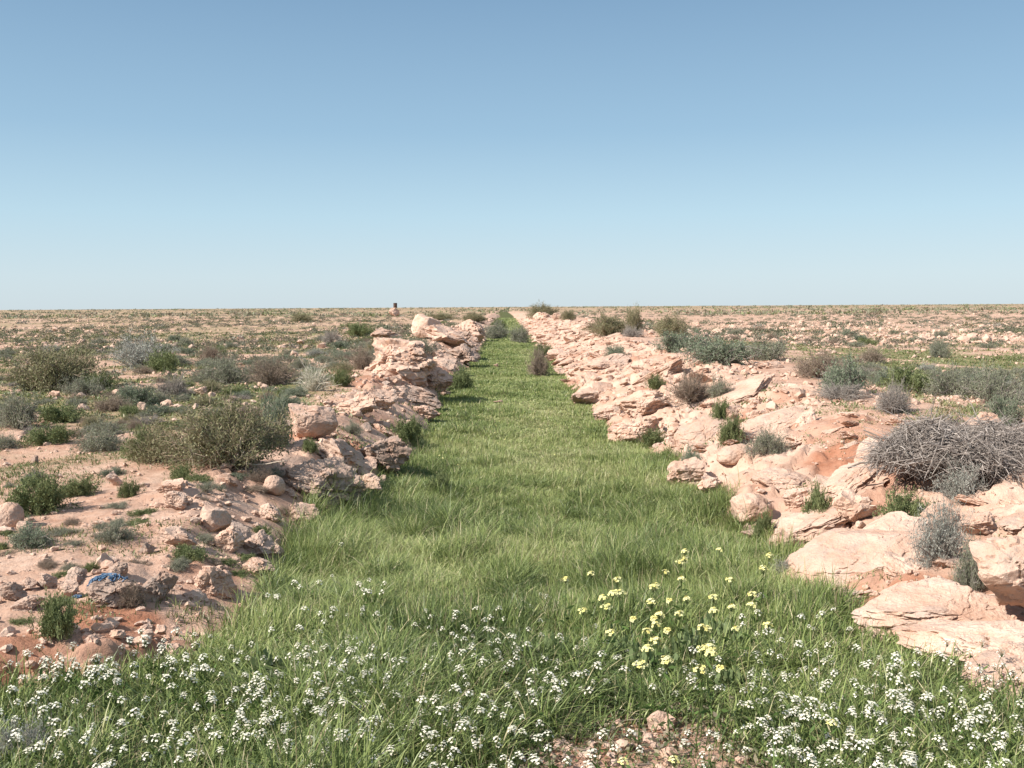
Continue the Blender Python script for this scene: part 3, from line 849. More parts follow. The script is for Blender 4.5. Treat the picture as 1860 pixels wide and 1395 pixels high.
HS(600, 625, 50, 24, 'dead', 'dark dead bush on the green plain left of the outcrop', vi=1)
HS(380, 655, 60, 28, 'brown', 'dark brown bush on the plain behind the brown twiggy bush', vi=2)
HS(55, 938, 130, 62, 'green', 'dark green bush at the left photo edge on dry ground', vi=0)
HS(40, 1000, 110, 34, 'bluegreen', 'low grey-leaved weed below the dark green edge bush', vi=1)
HS(130, 905, 80, 32, 'green', 'small green weed right of the dark green edge bush', vi=1)
HS(232, 1108, 62, 46, 'brown', 'small dark bush growing in front of the grey rope rock', vi=1)
HS(92, 1172, 105, 66, 'green', 'leafy green plant by white flowers in front of the red hollow', vi=2)
HS(20, 780, 100, 60, 'greygreen', 'grey-green bush cut by the left photo edge above bare soil', vi=1)
HS(145, 720, 90, 30, 'greygreen', 'low grey bush in front of the broad olive bush', vi=2)
HS(235, 740, 110, 34, 'bluegreen', 'low bluish bush on mossy ground left of the olive shrubs', vi=0)
HS(80, 810, 100, 30, 'green', 'flat green weed patch at the edge of the bare soil', vi=0)
HS(325, 875, 50, 28, 'green', 'little weed on the soil under the olive shrubs', vi=1)
HS(232, 905, 42, 26, 'green', 'little green tuft beside the angular upright stone', vi=2)
HS(335, 1022, 80, 24, 'green', 'low weed between the long rock and the pale pointed rock', vi=0)
HS(200, 985, 90, 34, 'greygreen', 'dry greyish weed patch above the blue rope', vi=2)
HS(160, 1040, 36, 18, 'green', 'tiny green cushion above the round stone', vi=1)
HS(980, 684, 58, 52, 'brown', 'reddish brown bush at the right edge of the ditch', vi=2)
HS(988, 650, 44, 22, 'green', 'green bush behind the reddish brown ditch bush', vi=0)
HS(985, 576, 58, 22, 'olive', 'olive bush breaking the horizon on the right berm', vi=0)
HS(1032, 582, 34, 18, 'olive', 'small olive bush right of the horizon bush', vi=2)
HS(1108, 610, 100, 34, 'olive', 'wide olive bush on the right berm', vi=1)
HS(1152, 602, 40, 42, 'olive', 'tall thin bush rising past the horizon behind the wide olive bush', vi=2)
HS(1222, 612, 72, 36, 'olive', 'round olive bush at the right end of the berm bushes', vi=0)
HS(1150, 612, 44, 18, 'dead', 'low grey dead bush between the olive berm bushes', vi=0)
HS(1245, 640, 110, 32, 'bluegreen', 'left part of the bluish thicket on the right plain', vi=0)
HS(1310, 665, 150, 42, 'bluegreen', 'widest bluish bush in front of the thicket on the right', vi=1)
HS(1400, 655, 110, 36, 'greygreen', 'grey-green bush at the right end of the bluish thicket', vi=0)
HS(1120, 650, 60, 22, 'bluegreen', 'low bluish weed on the right bank slope', vi=0)
HS(1500, 690, 130, 50, 'brown', 'brownish bush behind the green plant on the right plain', vi=0)
HS(1545, 718, 120, 54, 'bluegreen', 'dense green bush behind the low dead twigs', vi=1)
HS(1540, 728, 108, 28, 'dead', 'low heap-like dead bush in front of the dense green bush', vi=1)
HS(1632, 752, 100, 48, 'dead', 'dead bush with pale curved stem at the edge of bare rock', vi=0)
HS(1660, 715, 100, 45, 'green', 'green bush behind the dead bush with the pale stem', vi=1)
HS(1590, 660, 70, 28, 'brown', 'purplish dry bush on the right plain', vi=1)
HS(1740, 720, 120, 50, 'greygreen', 'grey-green bush above the triangular rock', vi=1)
HS(1825, 735, 130, 58, 'greygreen', 'tall grey-green bush at the right photo edge', vi=2)
HS(1840, 775, 80, 45, 'bluegreen', 'bluish bush right of the triangular rock', vi=0)
HS(1710, 650, 50, 24, 'greygreen', 'small bush on green turf far on the right plain', vi=0)
HS(1260, 742, 110, 56, 'brown', 'pale brown dry bush on the right bank above the rocks', vi=2)
HS(1310, 735, 60, 34, 'greygreen', 'thin grey bush touching the pale brown dry bush', vi=0)
HS(1192, 712, 38, 22, 'green', 'compact dark green cushion bush on the right bank', vi=2)
HS(1330, 808, 48, 46, 'green', 'yellow-green weed behind the lens shaped rock', vi=1)
HS(1312, 770, 40, 36, 'green', 'yellow-green weed left of the small upright stone', vi=0)
HS(1400, 826, 90, 42, 'greygreen', 'grey-green bush right of the lens shaped rock', vi=1)
HS(1258, 842, 56, 32, 'bluegreen', 'small bluish bush above the triangular rock in the grass', vi=1)
HS(1190, 812, 60, 26, 'green', 'green weed at the foot of the angular pale rock', vi=2)
HS(1492, 942, 66, 60, 'green', 'upright dark green plant in a crack of the right slope', vi=0)
HS(1660, 958, 110, 56, 'green', 'yellowish weed with white flowers below the dead brush heap', vi=1)
HS(1725, 1030, 120, 118, 'silver', 'blue-grey bush with upright sprigs beside the white rocks', vi=1)
HS(1770, 1085, 78, 92, 'greygreen', 'feathery grey-green bush left of the leaning boulder', vi=2)
HS(1755, 908, 110, 76, 'silver', 'grey lavender-like bush in front of the dead brush heap', vi=0)
HS(1572, 1022, 56, 32, 'green', 'small green tuft rooted on top of the great ledge', vi=2)
HS(1430, 1062, 66, 44, 'silver', 'grey soft plant at the left foot of the great ledge', vi=1)
HS(1390, 975, 44, 42, 'green', 'yellow-green weed in the gap under the thick rounded rock', vi=1)
HS(1640, 800, 40, 20, 'greygreen', 'little grey weed left of the dead brush heap', vi=0)
HS(900, 616, 66, 26, 'greygreen', 'blue-green bush growing in the far ditch', vi=0)
HS(944, 624, 52, 30, 'greygreen', 'blue-green bush at the right side of the far ditch', vi=1)
HS(905, 596, 34, 14, 'green', 'green bush farther up the ditch', vi=0)
HS(795, 905, 62, 42, 'green', 'dark broad-leaved plant alone in the ditch grass', vi=1)
for k_, (px_, py_, w_, h_) in enumerate([(1195, 1245, 90, 46), (1260, 1215, 80, 40), (1320, 1190, 80, 40), (1130, 1215, 70, 34), (830, 1235, 80, 36), (990, 1225, 70, 34), (1180, 1290, 60, 26), (470, 1255, 80, 40), (1340, 1270, 80, 36), (960, 1330, 60, 26)]):
    hero_shrub(px_, py_, w_ * 1.1, h_ * 1.3, 'broad', 'round-leaved green weed low among the grass and white flowers', 'leafy_weed', k_, cat='weed', group='round-leaved weeds in the foreground grass')
HS(738, 806, 70, 40, 'green', 'green plant growing under the ledge tip at the left grass edge', vi=0)
HS(836, 710, 60, 34, 'green', 'dark green plant in the shade at the foot of the layered stack', vi=1)
HS(765, 642, 62, 24, 'greygreen', 'green strip of weed between the outcrop and the sloping slab', vi=1)
HS(618, 700, 50, 24, 'green', 'small weed on the red soil of the left bank', vi=2)
HS(640, 790, 44, 20, 'greygreen', 'thin dry weed on red soil right of the perched boulder', vi=0)
HS(560, 820, 40, 22, 'green', 'small weed under the front of the perched boulder', vi=1)
HS(470, 880, 60, 26, 'brown', 'dry twiggy litter between the largest olive shrub and the round stone', vi=1)
rgw = np.random.default_rng(77); kw = 0
while kw < 46:
    px_ = rgw.uniform(0, 520); py_ = rgw.uniform(860, 1160)
    if py_ > 1180 - px_ * .28: continue
    P_ = hit(px_, py_)
    if not free(P_[0], P_[1], .07, .8) or grassmask(P_[:1], P_[1:2])[0] > .1: continue
    kd_ = ['green', 'greygreen', 'brown', 'bluegreen'][rgw.choice(4, p=[.4, .35, .15, .1])]
    hero_shrub(px_, py_, rgw.uniform(24, 70), rgw.uniform(7, 16), kd_, {'green': 'tiny green weed sprouting among stones of the near left ground', 'greygreen': 'tiny grey-green weed among stones of the near left ground', 'brown': 'tiny dry brown weed among stones of the near left ground', 'bluegreen': 'tiny bluish weed among stones of the near left ground'}[kd_], 'small_weed', kw, cat='weed', group={'green': 'green', 'greygreen': 'grey-green', 'brown': 'dry brown', 'bluegreen': 'bluish'}[kd_] + ' weeds on the near left ground')
    kw += 1
HS(20, 1400, 150, 78, 'silver', 'grey feathery plant in the bottom left corner', vi=0)
HS(700, 655, 50, 26, 'greygreen', 'small bush on top of the great outcrop', vi=2)
HS(860, 585, 60, 16, 'olive', 'olive bush on the far left bank', vi=1)
HS(800, 582, 60, 13, 'olive', 'olive bush on the plain left of the far bank', vi=2)
HS(545, 585, 60, 14, 'olive', 'yellowish olive bush far on the left plain', vi=0)
n_hero_shrub = 78
print('hero shrubs done')

# shrubs of the plain
rg = np.random.default_rng(17)
def plainmask(x, y):
    xl, xr, zf, ul, ur, ll, lr = lay(x, y)
    n = fbm2(x * .09, y * .07, 4, 91)
    left = sst(1.3, 2.2, ul) * sst(10, 15, y) * (.58 + 1.5 * n) * (.3 + .7 * sst(18, 34, y))
    right = sst(1.5, 2.3, ur) * sst(13, 17, y) * (.45 + 1.4 * n)
    return np.clip(left + right, 0, 1)
x, y_ = scatter(26000, (11, 600), lambda y: .62 * y, plainmask, rg)
w = np.clip(rg.lognormal(-.95, .42, len(x)), .14, 1.1) * np.interp(y_, [10, 25, 60, 200], [.6, .8, 1.0, 1.35])
order = np.argsort(-w / y_); iv = inview(x, y_)
sel = []
for k in order:
    if iv[k] and free(x[k], y_[k], w[k] * .5, .8):
        sel.append(k); USED.append((x[k], y_[k], w[k] * .5))
    if len(sel) > 5200: break
KN = ['greygreen', 'bluegreen', 'brown', 'green', 'silver', 'dead', 'olive']
KW = {'left': [.36, .18, .17, .13, .05, .04, .07], 'right': [.48, .16, .16, .06, .06, .04, .04]}
LAB = {'greygreen': 'low grey-green shrub', 'bluegreen': 'low bluish green shrub', 'brown': 'dry brown shrub', 'green': 'bright green low bush', 'silver': 'pale silvery shrub', 'dead': 'leafless grey shrub', 'olive': 'olive coloured shrub'}
NS = 215
for k in sel[:NS]:
    side = 'left' if x[k] < 0 else 'right'
    kd = KN[rg.choice(7, p=KW[side])]
    v = SP[kd][rg.integers(len(SP[kd]))]
    h = w[k] * rg.uniform(.38, .66)
    spawn('shrub', v, LAB[kd] + ' among many on the stony plain ' + side + ' of the ditch', 'shrub', (x[k], y_[k], hz(x[k], y_[k]) - .01), rg.uniform(0, 6.28), (w[k] * .55, w[k] * .5, h), LAB[kd] + 's on the ' + side + ' plain')
# the rest of the scrub in one object
A = Acc()
rest = np.array(sel[NS:])
COLS = np.array([(.16, .165, .11), (.14, .155, .10), (.19, .16, .12), (.125, .15, .065), (.25, .24, .20), (.22, .19, .16), (.16, .15, .07)])
nl = 90
n = len(rest)
zc = height(x[rest], y_[rest])
d = norm(rg.normal(size=(n, nl, 3))); d[..., 2] = np.abs(d[..., 2])
lob = 1 + .35 * np.sin(np.arctan2(d[..., 1], d[..., 0]) * 2 + rg.uniform(0, 6, (n, 1)))
P = d * (rg.uniform(.35, 1, (n, nl)) ** .6 * lob)[..., None] * (w[rest] * .55)[:, None, None] * np.stack([np.ones(n), np.ones(n), rg.uniform(.35, .7, n)], 1)[:, None]
P = P + np.stack([x[rest], y_[rest], zc], 1)[:, None]
kd = np.where(x[rest] < 0, rg.choice(7, n, p=KW['left']), rg.choice(7, n, p=KW['right']))
ll_ = (w[rest][:, None] * rg.uniform(.10, .2, (n, nl))).ravel()
V, fs = leaves(P.reshape(-1, 3), (d + rg.normal(size=d.shape) * .7).reshape(-1, 3), ll_, ll_ * .45, rg)
c = COLS[kd][:, None] * rg.uniform(.55, 1.35, (n, nl, 1))
A.add(V, fs, np.repeat(c.reshape(-1, 3), 4, 0))
n = 6500
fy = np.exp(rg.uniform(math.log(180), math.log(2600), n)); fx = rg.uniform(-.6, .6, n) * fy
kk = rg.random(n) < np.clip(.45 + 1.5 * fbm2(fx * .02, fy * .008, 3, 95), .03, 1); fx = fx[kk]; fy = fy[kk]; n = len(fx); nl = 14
fw_ = rg.uniform(.5, 1.5, n) * (1 + fy / 700)
d = norm(rg.normal(size=(n, nl, 3))); d[..., 2] = np.abs(d[..., 2])
P = d * (rg.uniform(.3, 1, (n, nl))[..., None]) * (fw_ * .6)[:, None, None] * np.array([1.6, 1, .22]) + np.stack([fx, fy, height(fx, fy)], 1)[:, None]
ll_ = (fw_[:, None] * rg.uniform(.25, .5, (n, nl))).ravel()
V, fs = leaves(P.reshape(-1, 3), (d + rg.normal(size=d.shape) * .7).reshape(-1, 3), ll_, ll_ * .5, rg)
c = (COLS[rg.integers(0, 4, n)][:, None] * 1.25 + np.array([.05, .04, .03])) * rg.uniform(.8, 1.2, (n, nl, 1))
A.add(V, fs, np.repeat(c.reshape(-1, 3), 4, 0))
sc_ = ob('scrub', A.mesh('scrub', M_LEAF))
tag(sc_, 'mass of tiny grey-green scrub fading to the horizon', 'scrub', kind='stuff')
print('scrub', n)

# ------------------------------------------------------------------ dead brush heap
rg = np.random.default_rng(23)
P0 = hit(1745, 905); m = P0[1] / F
hw = 165 * m; hh = 80 * m
cx, cy = P0[0] + .17, P0[1] + .45
e = ob('brush_heap', None, None, (cx, cy, hz(cx, cy)))
tag(e, 'wide heap of dead grey twigs on the right slope', 'brush heap')
def brush(n, seed, rad, Lr, c0, c1):
    rg = np.random.default_rng(seed)
    a = rg.uniform(0, 6.28, n); r = np.sqrt(rg.random(n))
    bx_ = np.cos(a) * r * hw * .95; by_ = np.sin(a) * r * hw * .6
    dome = np.clip(1 - (bx_ / hw) ** 2 - (by_ / (hw * .65)) ** 2, 0, 1) ** .38 * hh * (1 + .75 * fbm2(bx_ * 3.2, by_ * 3.2, 3, 5))
    bz_ = dome * rg.uniform(.25, 1.05, n) ** .7 - .06
    c = np.stack([bx_, by_, bz_], 1)
    az = rg.normal(size=n) * .5 + 2.6 * fbm2(bx_ * 2.6, by_ * 2.6 + bz_ * 2, 2, 9) + np.where(rg.random(n) < .5, 0.1, 2.9)
    L = rg.uniform(*Lr, n) * hw
    D = np.stack([np.cos(az), np.sin(az), rg.normal(size=n) * .38 - .12 * np.sign(bx_ * np.cos(az))], 1)
    t = np.linspace(-.5, .5, 6)
    S = c[:, None] + D[:, None] * (L[:, None] * t)[..., None]
    S[..., 2] -= (L * rg.uniform(.1, .5, n))[:, None] * t ** 2 * 1.6
    S += np.cumsum(np.cumsum(rg.normal(size=S.shape) * .009, 1), 1)
    S[..., 2] = np.maximum(S[..., 2], -.08)
    R = rad * rg.lognormal(-.15, .45, (n, 1)) * np.array([1, .95, .85, .7, .5, .25])[None]
    V, fs = tubes(S, R, 4)
    ac = Acc(); ac.add(V, fs, np.repeat(lerp(np.array(c0), np.array(c1), rg.random((n, 1))), 24, 0))
    return ac.mesh('twigs', M_TWIG)
ob('twigs', brush(6500, 1, .0032, (.08, .42), (.15, .125, .11), (.44, .385, .345)), e)
ob('branches', brush(60, 2, .007, (.35, .8), (.16, .13, .11), (.32, .28, .24)), e)

# fallen pale branch by the olive shrub
P0 = hit(390, 845)
nb = 9; rgb = np.random.default_rng(4)
S = []
for k in range(nb):
    a0 = rgb.uniform(-.2, 1.2); L = rgb.uniform(.15, .5)
    st = P0 + np.array([rgb.uniform(-.05, .25), rgb.uniform(-.15, .05), .03])
    t = np.linspace(0, 1, 6)[:, None]
    S.append(st + t * L * np.array([math.cos(a0), -.25, math.sin(a0) * .9]) + np.cumsum(rgb.normal(size=(6, 3)) * .014, 0))
S = np.array(S)
V, fs = tubes(S, .011 * np.linspace(1.2, .4, 6)[None].repeat(nb, 0), 5)
ac = Acc(); ac.add(V, fs, np.array([.46, .38, .3]))
tag(ob('bare_branch', ac.mesh('bare_branch', M_TWIG)), 'pale bare crooked branch at the foot of the largest olive shrub', 'branch')

# ------------------------------------------------------------------ drum on the horizon
P0 = hit(718, 566); by0 = 190.0
bx0 = ray(718, 560)[0] * by0; bz0 = hz(bx0, by0)
topz = CAM_Z + ray(718, 550)[2] * by0; botz = CAM_Z + ray(718, 559)[2] * by0
m, n_, l_, p_, o_ = new_mat('rusty_drum')
geo = n_.new('ShaderNodeNewGeometry')
l_.new(ramp(n_, l_, nz(n_, l_, geo.outputs['Position'], 6, 5), [(.35, (.035, .025, .022)), (.65, (.11, .055, .035))]), p_.inputs['Base Color'])
p_.inputs['Roughness'].default_value = .8
def lathe(prof, sides=24):
    a = np.arange(sides) * 2 * np.pi / sides
    V = np.concatenate([np.stack([r * np.cos(a), r * np.sin(a), np.full(sides, z)], 1) for r, z in prof])
    i = np.arange(sides); fs = []
    for k in range(len(prof) - 1):
        fs.append(np.stack([k * sides + i, k * sides + (i + 1) % sides, (k + 1) * sides + (i + 1) % sides, (k + 1) * sides + i], 1))
    return V, [np.concatenate(fs)]
dh = topz - botz
e = ob('oil_drum', None, None, (bx0, by0, botz))
tag(e, 'dark rusty drum standing upright on the left skyline', 'drum')
pr = []
for z in np.linspace(0, 1, 25):
    pr.append((.36 + .02 * (abs(z - .33) < .03 or abs(z - .66) < .03 or z < .02 or z > .98), z * dh * .97))
V, fs = lathe(pr); ob('drum_body', mk('drum_body', V, fs, m), e)
V, fs = lathe([(.35, dh * .965), (.35, dh * .955), (.0005, dh * .955)]); ob('drum_lid', mk('drum_lid', V, fs, m), e)
o = ob('rock', PROTO[3], None, (bx0 - .2, by0, (bz0 + botz) / 2 - .05), (0, 0, 1), (2.4, 1.6, max(.3, botz - bz0 + .2)))
tag(o, 'pale rock carrying the dark drum on the skyline', 'rock')

# ------------------------------------------------------------------ blue rope
rg = np.random.default_rng(31)
m, n_, l_, p_, o_ = new_mat('blue_rope')
geo = n_.new('ShaderNodeNewGeometry')
l_.new(ramp(n_, l_, nz(n_, l_, geo.outputs['Position'], 60, 3), [(.35, (.02, .05, .10)), (.65, (.075, .15, .25))]), p_.inputs['Base Color'])
p_.inputs['Roughness'].default_value = .55
deps = bpy.context.evaluated_depsgraph_get()
ROPE_AT = []
for px in np.linspace(152, 246, 24):
    py = 1052 + (px - 152) * .10
    d = ray(px, py); dn = Vector(d).normalized()
    ok, loc, nn, fi, hob, mt = SC.ray_cast(deps, Vector((0, 0, CAM_Z)), dn)
    ROPE_AT.append(np.array(loc))
ROPE_AT = np.array(ROPE_AT)
med = np.median(ROPE_AT[:, 1]); ROPE_AT[:, 1] = np.clip(ROPE_AT[:, 1], med - .05, med + .05)
ctr = ROPE_AT.mean(0)
def surf(x, y):
    ok, loc, nn, fi, hob, mt = SC.ray_cast(deps, Vector((x, y, 1.2)), Vector((0, 0, -1)))
    return loc[2] if ok else hz(x, y)
x0, x1 = ROPE_AT[0, 0], ROPE_AT[-1, 0]
A = Acc()
for s in range(9):
    n = 60
    t = np.linspace(0, 1, n)
    ph = rg.uniform(0, 6.28); fr = rg.uniform(1.5, 5)
    X = x0 + (x1 - x0) * (.12 + .76 * t + .06 * np.sin(t * 6.28 * fr + ph))
    Y = med + .035 + .022 * np.sin(t * 6.28 * fr + ph + 1.3) + rg.normal() * .015
    Z = np.array([surf(a, b) for a, b in zip(X, Y)]) + .005 + .006 * rg.random() + .003 * (1 + np.sin(t * 17 + ph))
    Z = np.minimum(Z, np.median(Z) + .02)
    V, fs = tubes(np.stack([X, Y, Z], 1)[None], np.full((1, n), .0042), 6)
    A.add(V, fs, np.array([1., 1, 1]))
rope = ob('rope', A.mesh('rope', m))
tag(rope, 'tangled blue plastic rope lying on the pitted grey rock', 'rope')

# ------------------------------------------------------------------ grass
rg = np.random.default_rng(41)
A = Acc()
GC = np.array([(.085, .12, .037), (.18, .232, .072), (.285, .335, .112), (.37, .385, .165), (.50, .43, .26)])
def grass(n, yr, xw, Lf, Wf, seg, maskf, rg, A, cshift=0.0, tuft=16, bend=(.2, .95), cols=GC):
    y_ = np.exp(rg.uniform(math.log(yr[0]), math.log(yr[1]), n)) if yr[0] > 5 else rg.uniform(yr[0], yr[1], n)
    x = rg.uniform(-1, 1, n) * xw(y_)
    # most blades stand in tufts and splay outward from the middle of theirs
    nt_ = max(1, n // tuft); tid = rg.integers(0, nt_, n); loose = rg.random(n) < .3
    ox = rg.normal(size=n); oy = rg.normal(size=n)
    tr_ = (.035 + .0022 * y_[tid]) * rg.uniform(.6, 1.5, nt_)[tid]
    x = np.where(loose, x, x[tid] + ox * tr_); y_ = np.where(loose, y_, y_[tid] + oy * tr_)
    tl = np.where(loose, rg.uniform(.6, 1.0, n), rg.uniform(.6, 1.35, nt_)[tid]); tc = np.where(loose, 0, rg.normal(size=nt_)[tid])
    taz = np.where(loose, rg.uniform(0, 6.28, n), np.arctan2(oy, ox)); tbd = rg.uniform(-.2, .25, nt_)[tid]
    k = (rg.random(n) < maskf(x, y_)) & inview(x, y_, 0, 140 + F * 1.2 / y_)
    for (qx, qy, qr) in PLATES: k &= np.hypot(x - qx, y_ - qy) > qr
    x = x[k]; y_ = y_[k]; tl = tl[k]; tc = tc[k]; taz = taz[k]; tbd = tbd[k]; n = len(x)
    cl = fbm2(x * 1.6, y_ * 1.6, 3, 101) + .35 * fbm2(x * 4.5, y_ * 4.5, 2, 141)
    L = Lf(x, y_) * rg.uniform(.55, 1.2, n) * tl * (1 + .6 * cl)
    sw = fbm2(x * .8, y_ * .8, 3, 102) * 6
    dx = np.cos(taz) + .45 * np.cos(sw) + rg.normal(size=n) * .35; dy = np.sin(taz) + .45 * np.sin(sw) + rg.normal(size=n) * .35
    az = np.arctan2(dy, dx)
    bd = np.clip(rg.uniform(*bend, n) + tbd + .25 * fbm2(x * .9, y_ * .9, 2, 103), .05, 1.0)
    Wd = Wf(y_) * rg.uniform(.6, 1.4, n)
    P = np.stack([x, y_, height(x, y_) - .01], 1)
    V, fs, m = blades(P, az, L, bd, Wd, seg, rg.uniform(0.3, 2.8, n))
    i = np.clip(1.78 + 1.5 * fbm2(x * .7, y_ * .5, 4, 104) + rg.normal(size=n) * .7 + .45 * tc + cshift - .85 * np.minimum(lush(x, y_), 1) * (y_ > 5) + .75 * track(x, y_) - .6 * (1 - sst(4.8, 8.5, y_)), 0, 3.3)
    dry = rg.random(n) < .05
    i = np.where(dry, 3.9, i)
    lo = np.minimum(i.astype(int), 3); c = lerp(cols[lo], cols[lo + 1], (i - lo)[:, None])
    A.add(V, fs, np.repeat(c, m, 0))
    return n
def lush(x, y):
    return sst(.12, .42, fbm2(x * 1.25, y * 1.1, 3, 131)) + .8 * sst(.15, .4, fbm2(x * 3.1, y * 2.6, 2, 132))
def track(x, y):
    return np.exp(-((x - .35 - .3 * fbm2(y * .2, y * 0, 2, 133)) / .75) ** 2) * sst(9, 14, y) * sst(-.5, .3, fbm2(x * .9, y * .45, 3, 134))
def Ln(x, y):
    xl, xr, zf, ul, ur, ll, lr = lay(x, y)
    edge = np.exp(-np.clip(x - xl, 0, 9) / .5) * sst(7, 9, y) * (1 - sst(14, 18, y))
    return np.interp(y, [2, 4.2, 6, 9, 12, 18, 30, 80], [.19, .155, .155, .155, .125, .085, .075, .10]) * (1 + .8 * edge) * (1 + .55 * lush(x, y)) * (1 - .45 * track(x, y))
wv = lambda y: .56 * y + 1.6
n1 = grass(210000, (2.5, 6.2), wv, Ln, lambda y: .0068 + 0 * y, 4, grassmask, rg, A)
n2 = grass(430000, (6.0, 16), lambda y: np.full_like(y, 3.0), Ln, lambda y: .0032 + .00035 * y, 3, grassmask, rg, A)
n3 = grass(430000, (15, 60), lambda y: np.full_like(y, 2.3), Ln, lambda y: .002 + .0006 * y, 2, grassmask, rg, A, .3)
n4 = grass(50000, (58, 170), lambda y: np.full_like(y, 2.3), Ln, lambda y: .0009 * y, 2, grassmask, rg, A, .3)
STRAW = np.array([(.28, .22, .12), (.36, .29, .17), (.44, .36, .22), (.5, .42, .28), (.55, .48, .34)])
grass(9000, (2.5, 6.2), wv, lambda x, y: .9 * Ln(x, y) + .06, lambda y: .0035 + 0 * y, 3, grassmask, rg, A, 0, 5, (.1, .7), STRAW)
grass(9000, (6, 20), lambda y: np.full_like(y, 3.0), lambda x, y: .9 * Ln(x, y) + .05, lambda y: .004 + 0 * y, 3, grassmask, rg, A, 0, 5, (.1, .8), STRAW)
gr = ob('grass', A.mesh('grass', M_GRASS))
tag(gr, 'lush green grass filling the ditch and the foreground', 'grass', kind='stuff')
print('grass blades', n1, n2, n3, n4)
# low green cover of the plain and weeds on the soil
A = Acc()
HC = np.array([(.075, .105, .035), (.115, .15, .05), (.165, .19, .07), (.235, .225, .105), (.36, .30, .18)])
def weeds(x, y):
    n = fbm2(x * 1.3, y * 1.3, 3, 111)
    return np.clip(greenmask(x, y) * .9 + .75 * sst(.02, .35, n) * (1 - sst(14, 22, y)), 0, 1) * (1 - grassmask(x, y))
n5 = grass(210000, (3.2, 14), lambda y: .6 * y + .5, lambda x, y: np.full_like(x, .055), lambda y: .006 + .0003 * y, 2, weeds, rg, A, .5, 14, (.3, .95), HC)
n6 = grass(240000, (12, 70), lambda y: .58 * y, lambda x, y: .05 + .001 * y, lambda y: .006 + .0012 * y, 2, weeds, rg, A, .6, 14, (.3, .95), HC)
tag(ob('ground_cover', A.mesh('ground_cover', M_GRASS)), 'short dry-tipped green cover and weeds on the plain', 'ground cover', kind='stuff')
print('cover', n5, n6)
A = Acc()
n = 5200
wx = rg.normal(size=n) * .55 + .5; wy = 3.35 + rg.normal(size=n) * .55
kk = (wy > 2.4) & (fbm2(wx * 3, wy * 3, 3, 120) > -.15); wx = wx[kk]; wy = wy[kk]; n = len(wx)
P = np.stack([wx, wy, height(wx, wy) + rg.uniform(0, .05, n)], 1)
V, fs = leaves(P, rg.normal(size=(n, 3)) * np.array([1, 1, .5]) + np.array([0, 0, .25]), rg.uniform(.012, .04, n), rg.uniform(.006, .02, n), rg)
DC = np.array([(.11, .13, .06), (.18, .18, .10), (.28, .24, .16), (.36, .30, .22)])
A.add(V, fs, np.repeat(DC[rg.integers(0, 4, n)] * rg.uniform(.8, 1.2, (n, 1)), 4, 0))
n = 260
a_ = rg.uniform(0, 6.28, n); L_ = rg.uniform(.05, .28, n); t = np.linspace(0, 1, 5)
wx = rg.normal(size=n) * .6 + .5; wy = 3.4 + rg.normal(size=n) * .5
S = np.stack([wx[:, None] + np.cos(a_)[:, None] * L_[:, None] * t, wy[:, None] + np.sin(a_)[:, None] * L_[:, None] * t], -1)
S = np.concatenate([S, (height(S[..., 0], S[..., 1]) + .012 + .05 * rg.random((n, 1)) * t)[..., None]], -1) + np.cumsum(rg.normal(size=(n, 5, 3)) * .004, 1)
V, fs = tubes(S, np.full((n, 5), .0014), 3); A.add(V, fs, np.array([.36, .29, .22]))
tag(ob('dry_weeds', A.mesh('dry_weeds', M_LEAF)), 'dry leaves and thin stems covering the bare patch at the bottom', 'dry weeds', kind='stuff')

# ------------------------------------------------------------------ flowers
def flower_head(seed, n, rad, petal, cols, centre, dome=.6):
    rg = np.random.default_rng(seed); A = Acc()
    k = np.arange(n) + .5
    ph = k * 2.39996; r = np.sqrt(k / n) * rad
    C = np.stack([r * np.cos(ph), r * np.sin(ph), dome * rad * (1 - (r / rad) ** 2)], 1) + rg.normal(size=(n, 3)) * rad * .10
    N = norm(C * np.array([.9, .9, .3]) + np.array([0, 0, rad * 1.0]) + rg.normal(size=(n, 3)) * rad * .3)
    for c, nn in zip(C, N):
        a = norm(np.cross(nn, rg.normal(size=3))); b = np.cross(nn, a)
        col = np.array(cols[rg.integers(len(cols))]) * rg.uniform(.9, 1.05)
        for q_ in range(4):
            t = q_ * np.pi / 2; u = a * math.cos(t) + b * math.sin(t); v = np.cross(nn, u)
            s = petal * rg.uniform(.8, 1.15)
            V = np.array([c, c + u * s * .6 + v * s * .42 + nn * s * .12, c + u * s + nn * s * .05, c + u * s * .6 - v * s * .42 + nn * s * .12])
            A.add(V, [np.array([[0, 1, 2, 3]])], col)
        V = np.array([c + nn * .0012 + (a * math.cos(t) + b * math.sin(t)) * petal * .24 for t in (0, 2.1, 4.2)])
        A.add(V, [np.array([[0, 1, 2]])], np.array(centre))
        # stalk of this floret
        V, fs = tubes(np.array([[np.array([0, 0, -rad * 1.1]), c - nn * .001]]), np.array([[.0007, .0007]]), 3)
        A.add(V, fs, np.array([.1, .13, .05]))
    return A
WH = [(.86, .82, .68), (.85, .80, .66), (.80, .72, .61), (.86, .83, .72)]
YE = [(.82, .76, .34), (.80, .76, .42), (.80, .70, .26)]
WHEAD = [flower_head(700 + s, (10, 12, 7, 15)[s], (.020, .023, .015, .026)[s], .0070, WH, (.55, .5, .2), (1.0, .8, 1.2, .9)[s]) for s in range(4)]
YHEAD = [flower_head(720 + s, (13, 17, 11)[s], (.023, .028, .020)[s], .0098, YE, (.5, .42, .05), .8) for s in range(3)]
WHM = [a.mesh('flower_head', M_PETAL) for a in WHEAD]
YHM = [a.mesh('flower_head', M_PETAL) for a in YHEAD]
STC = (.10, .13, .045)
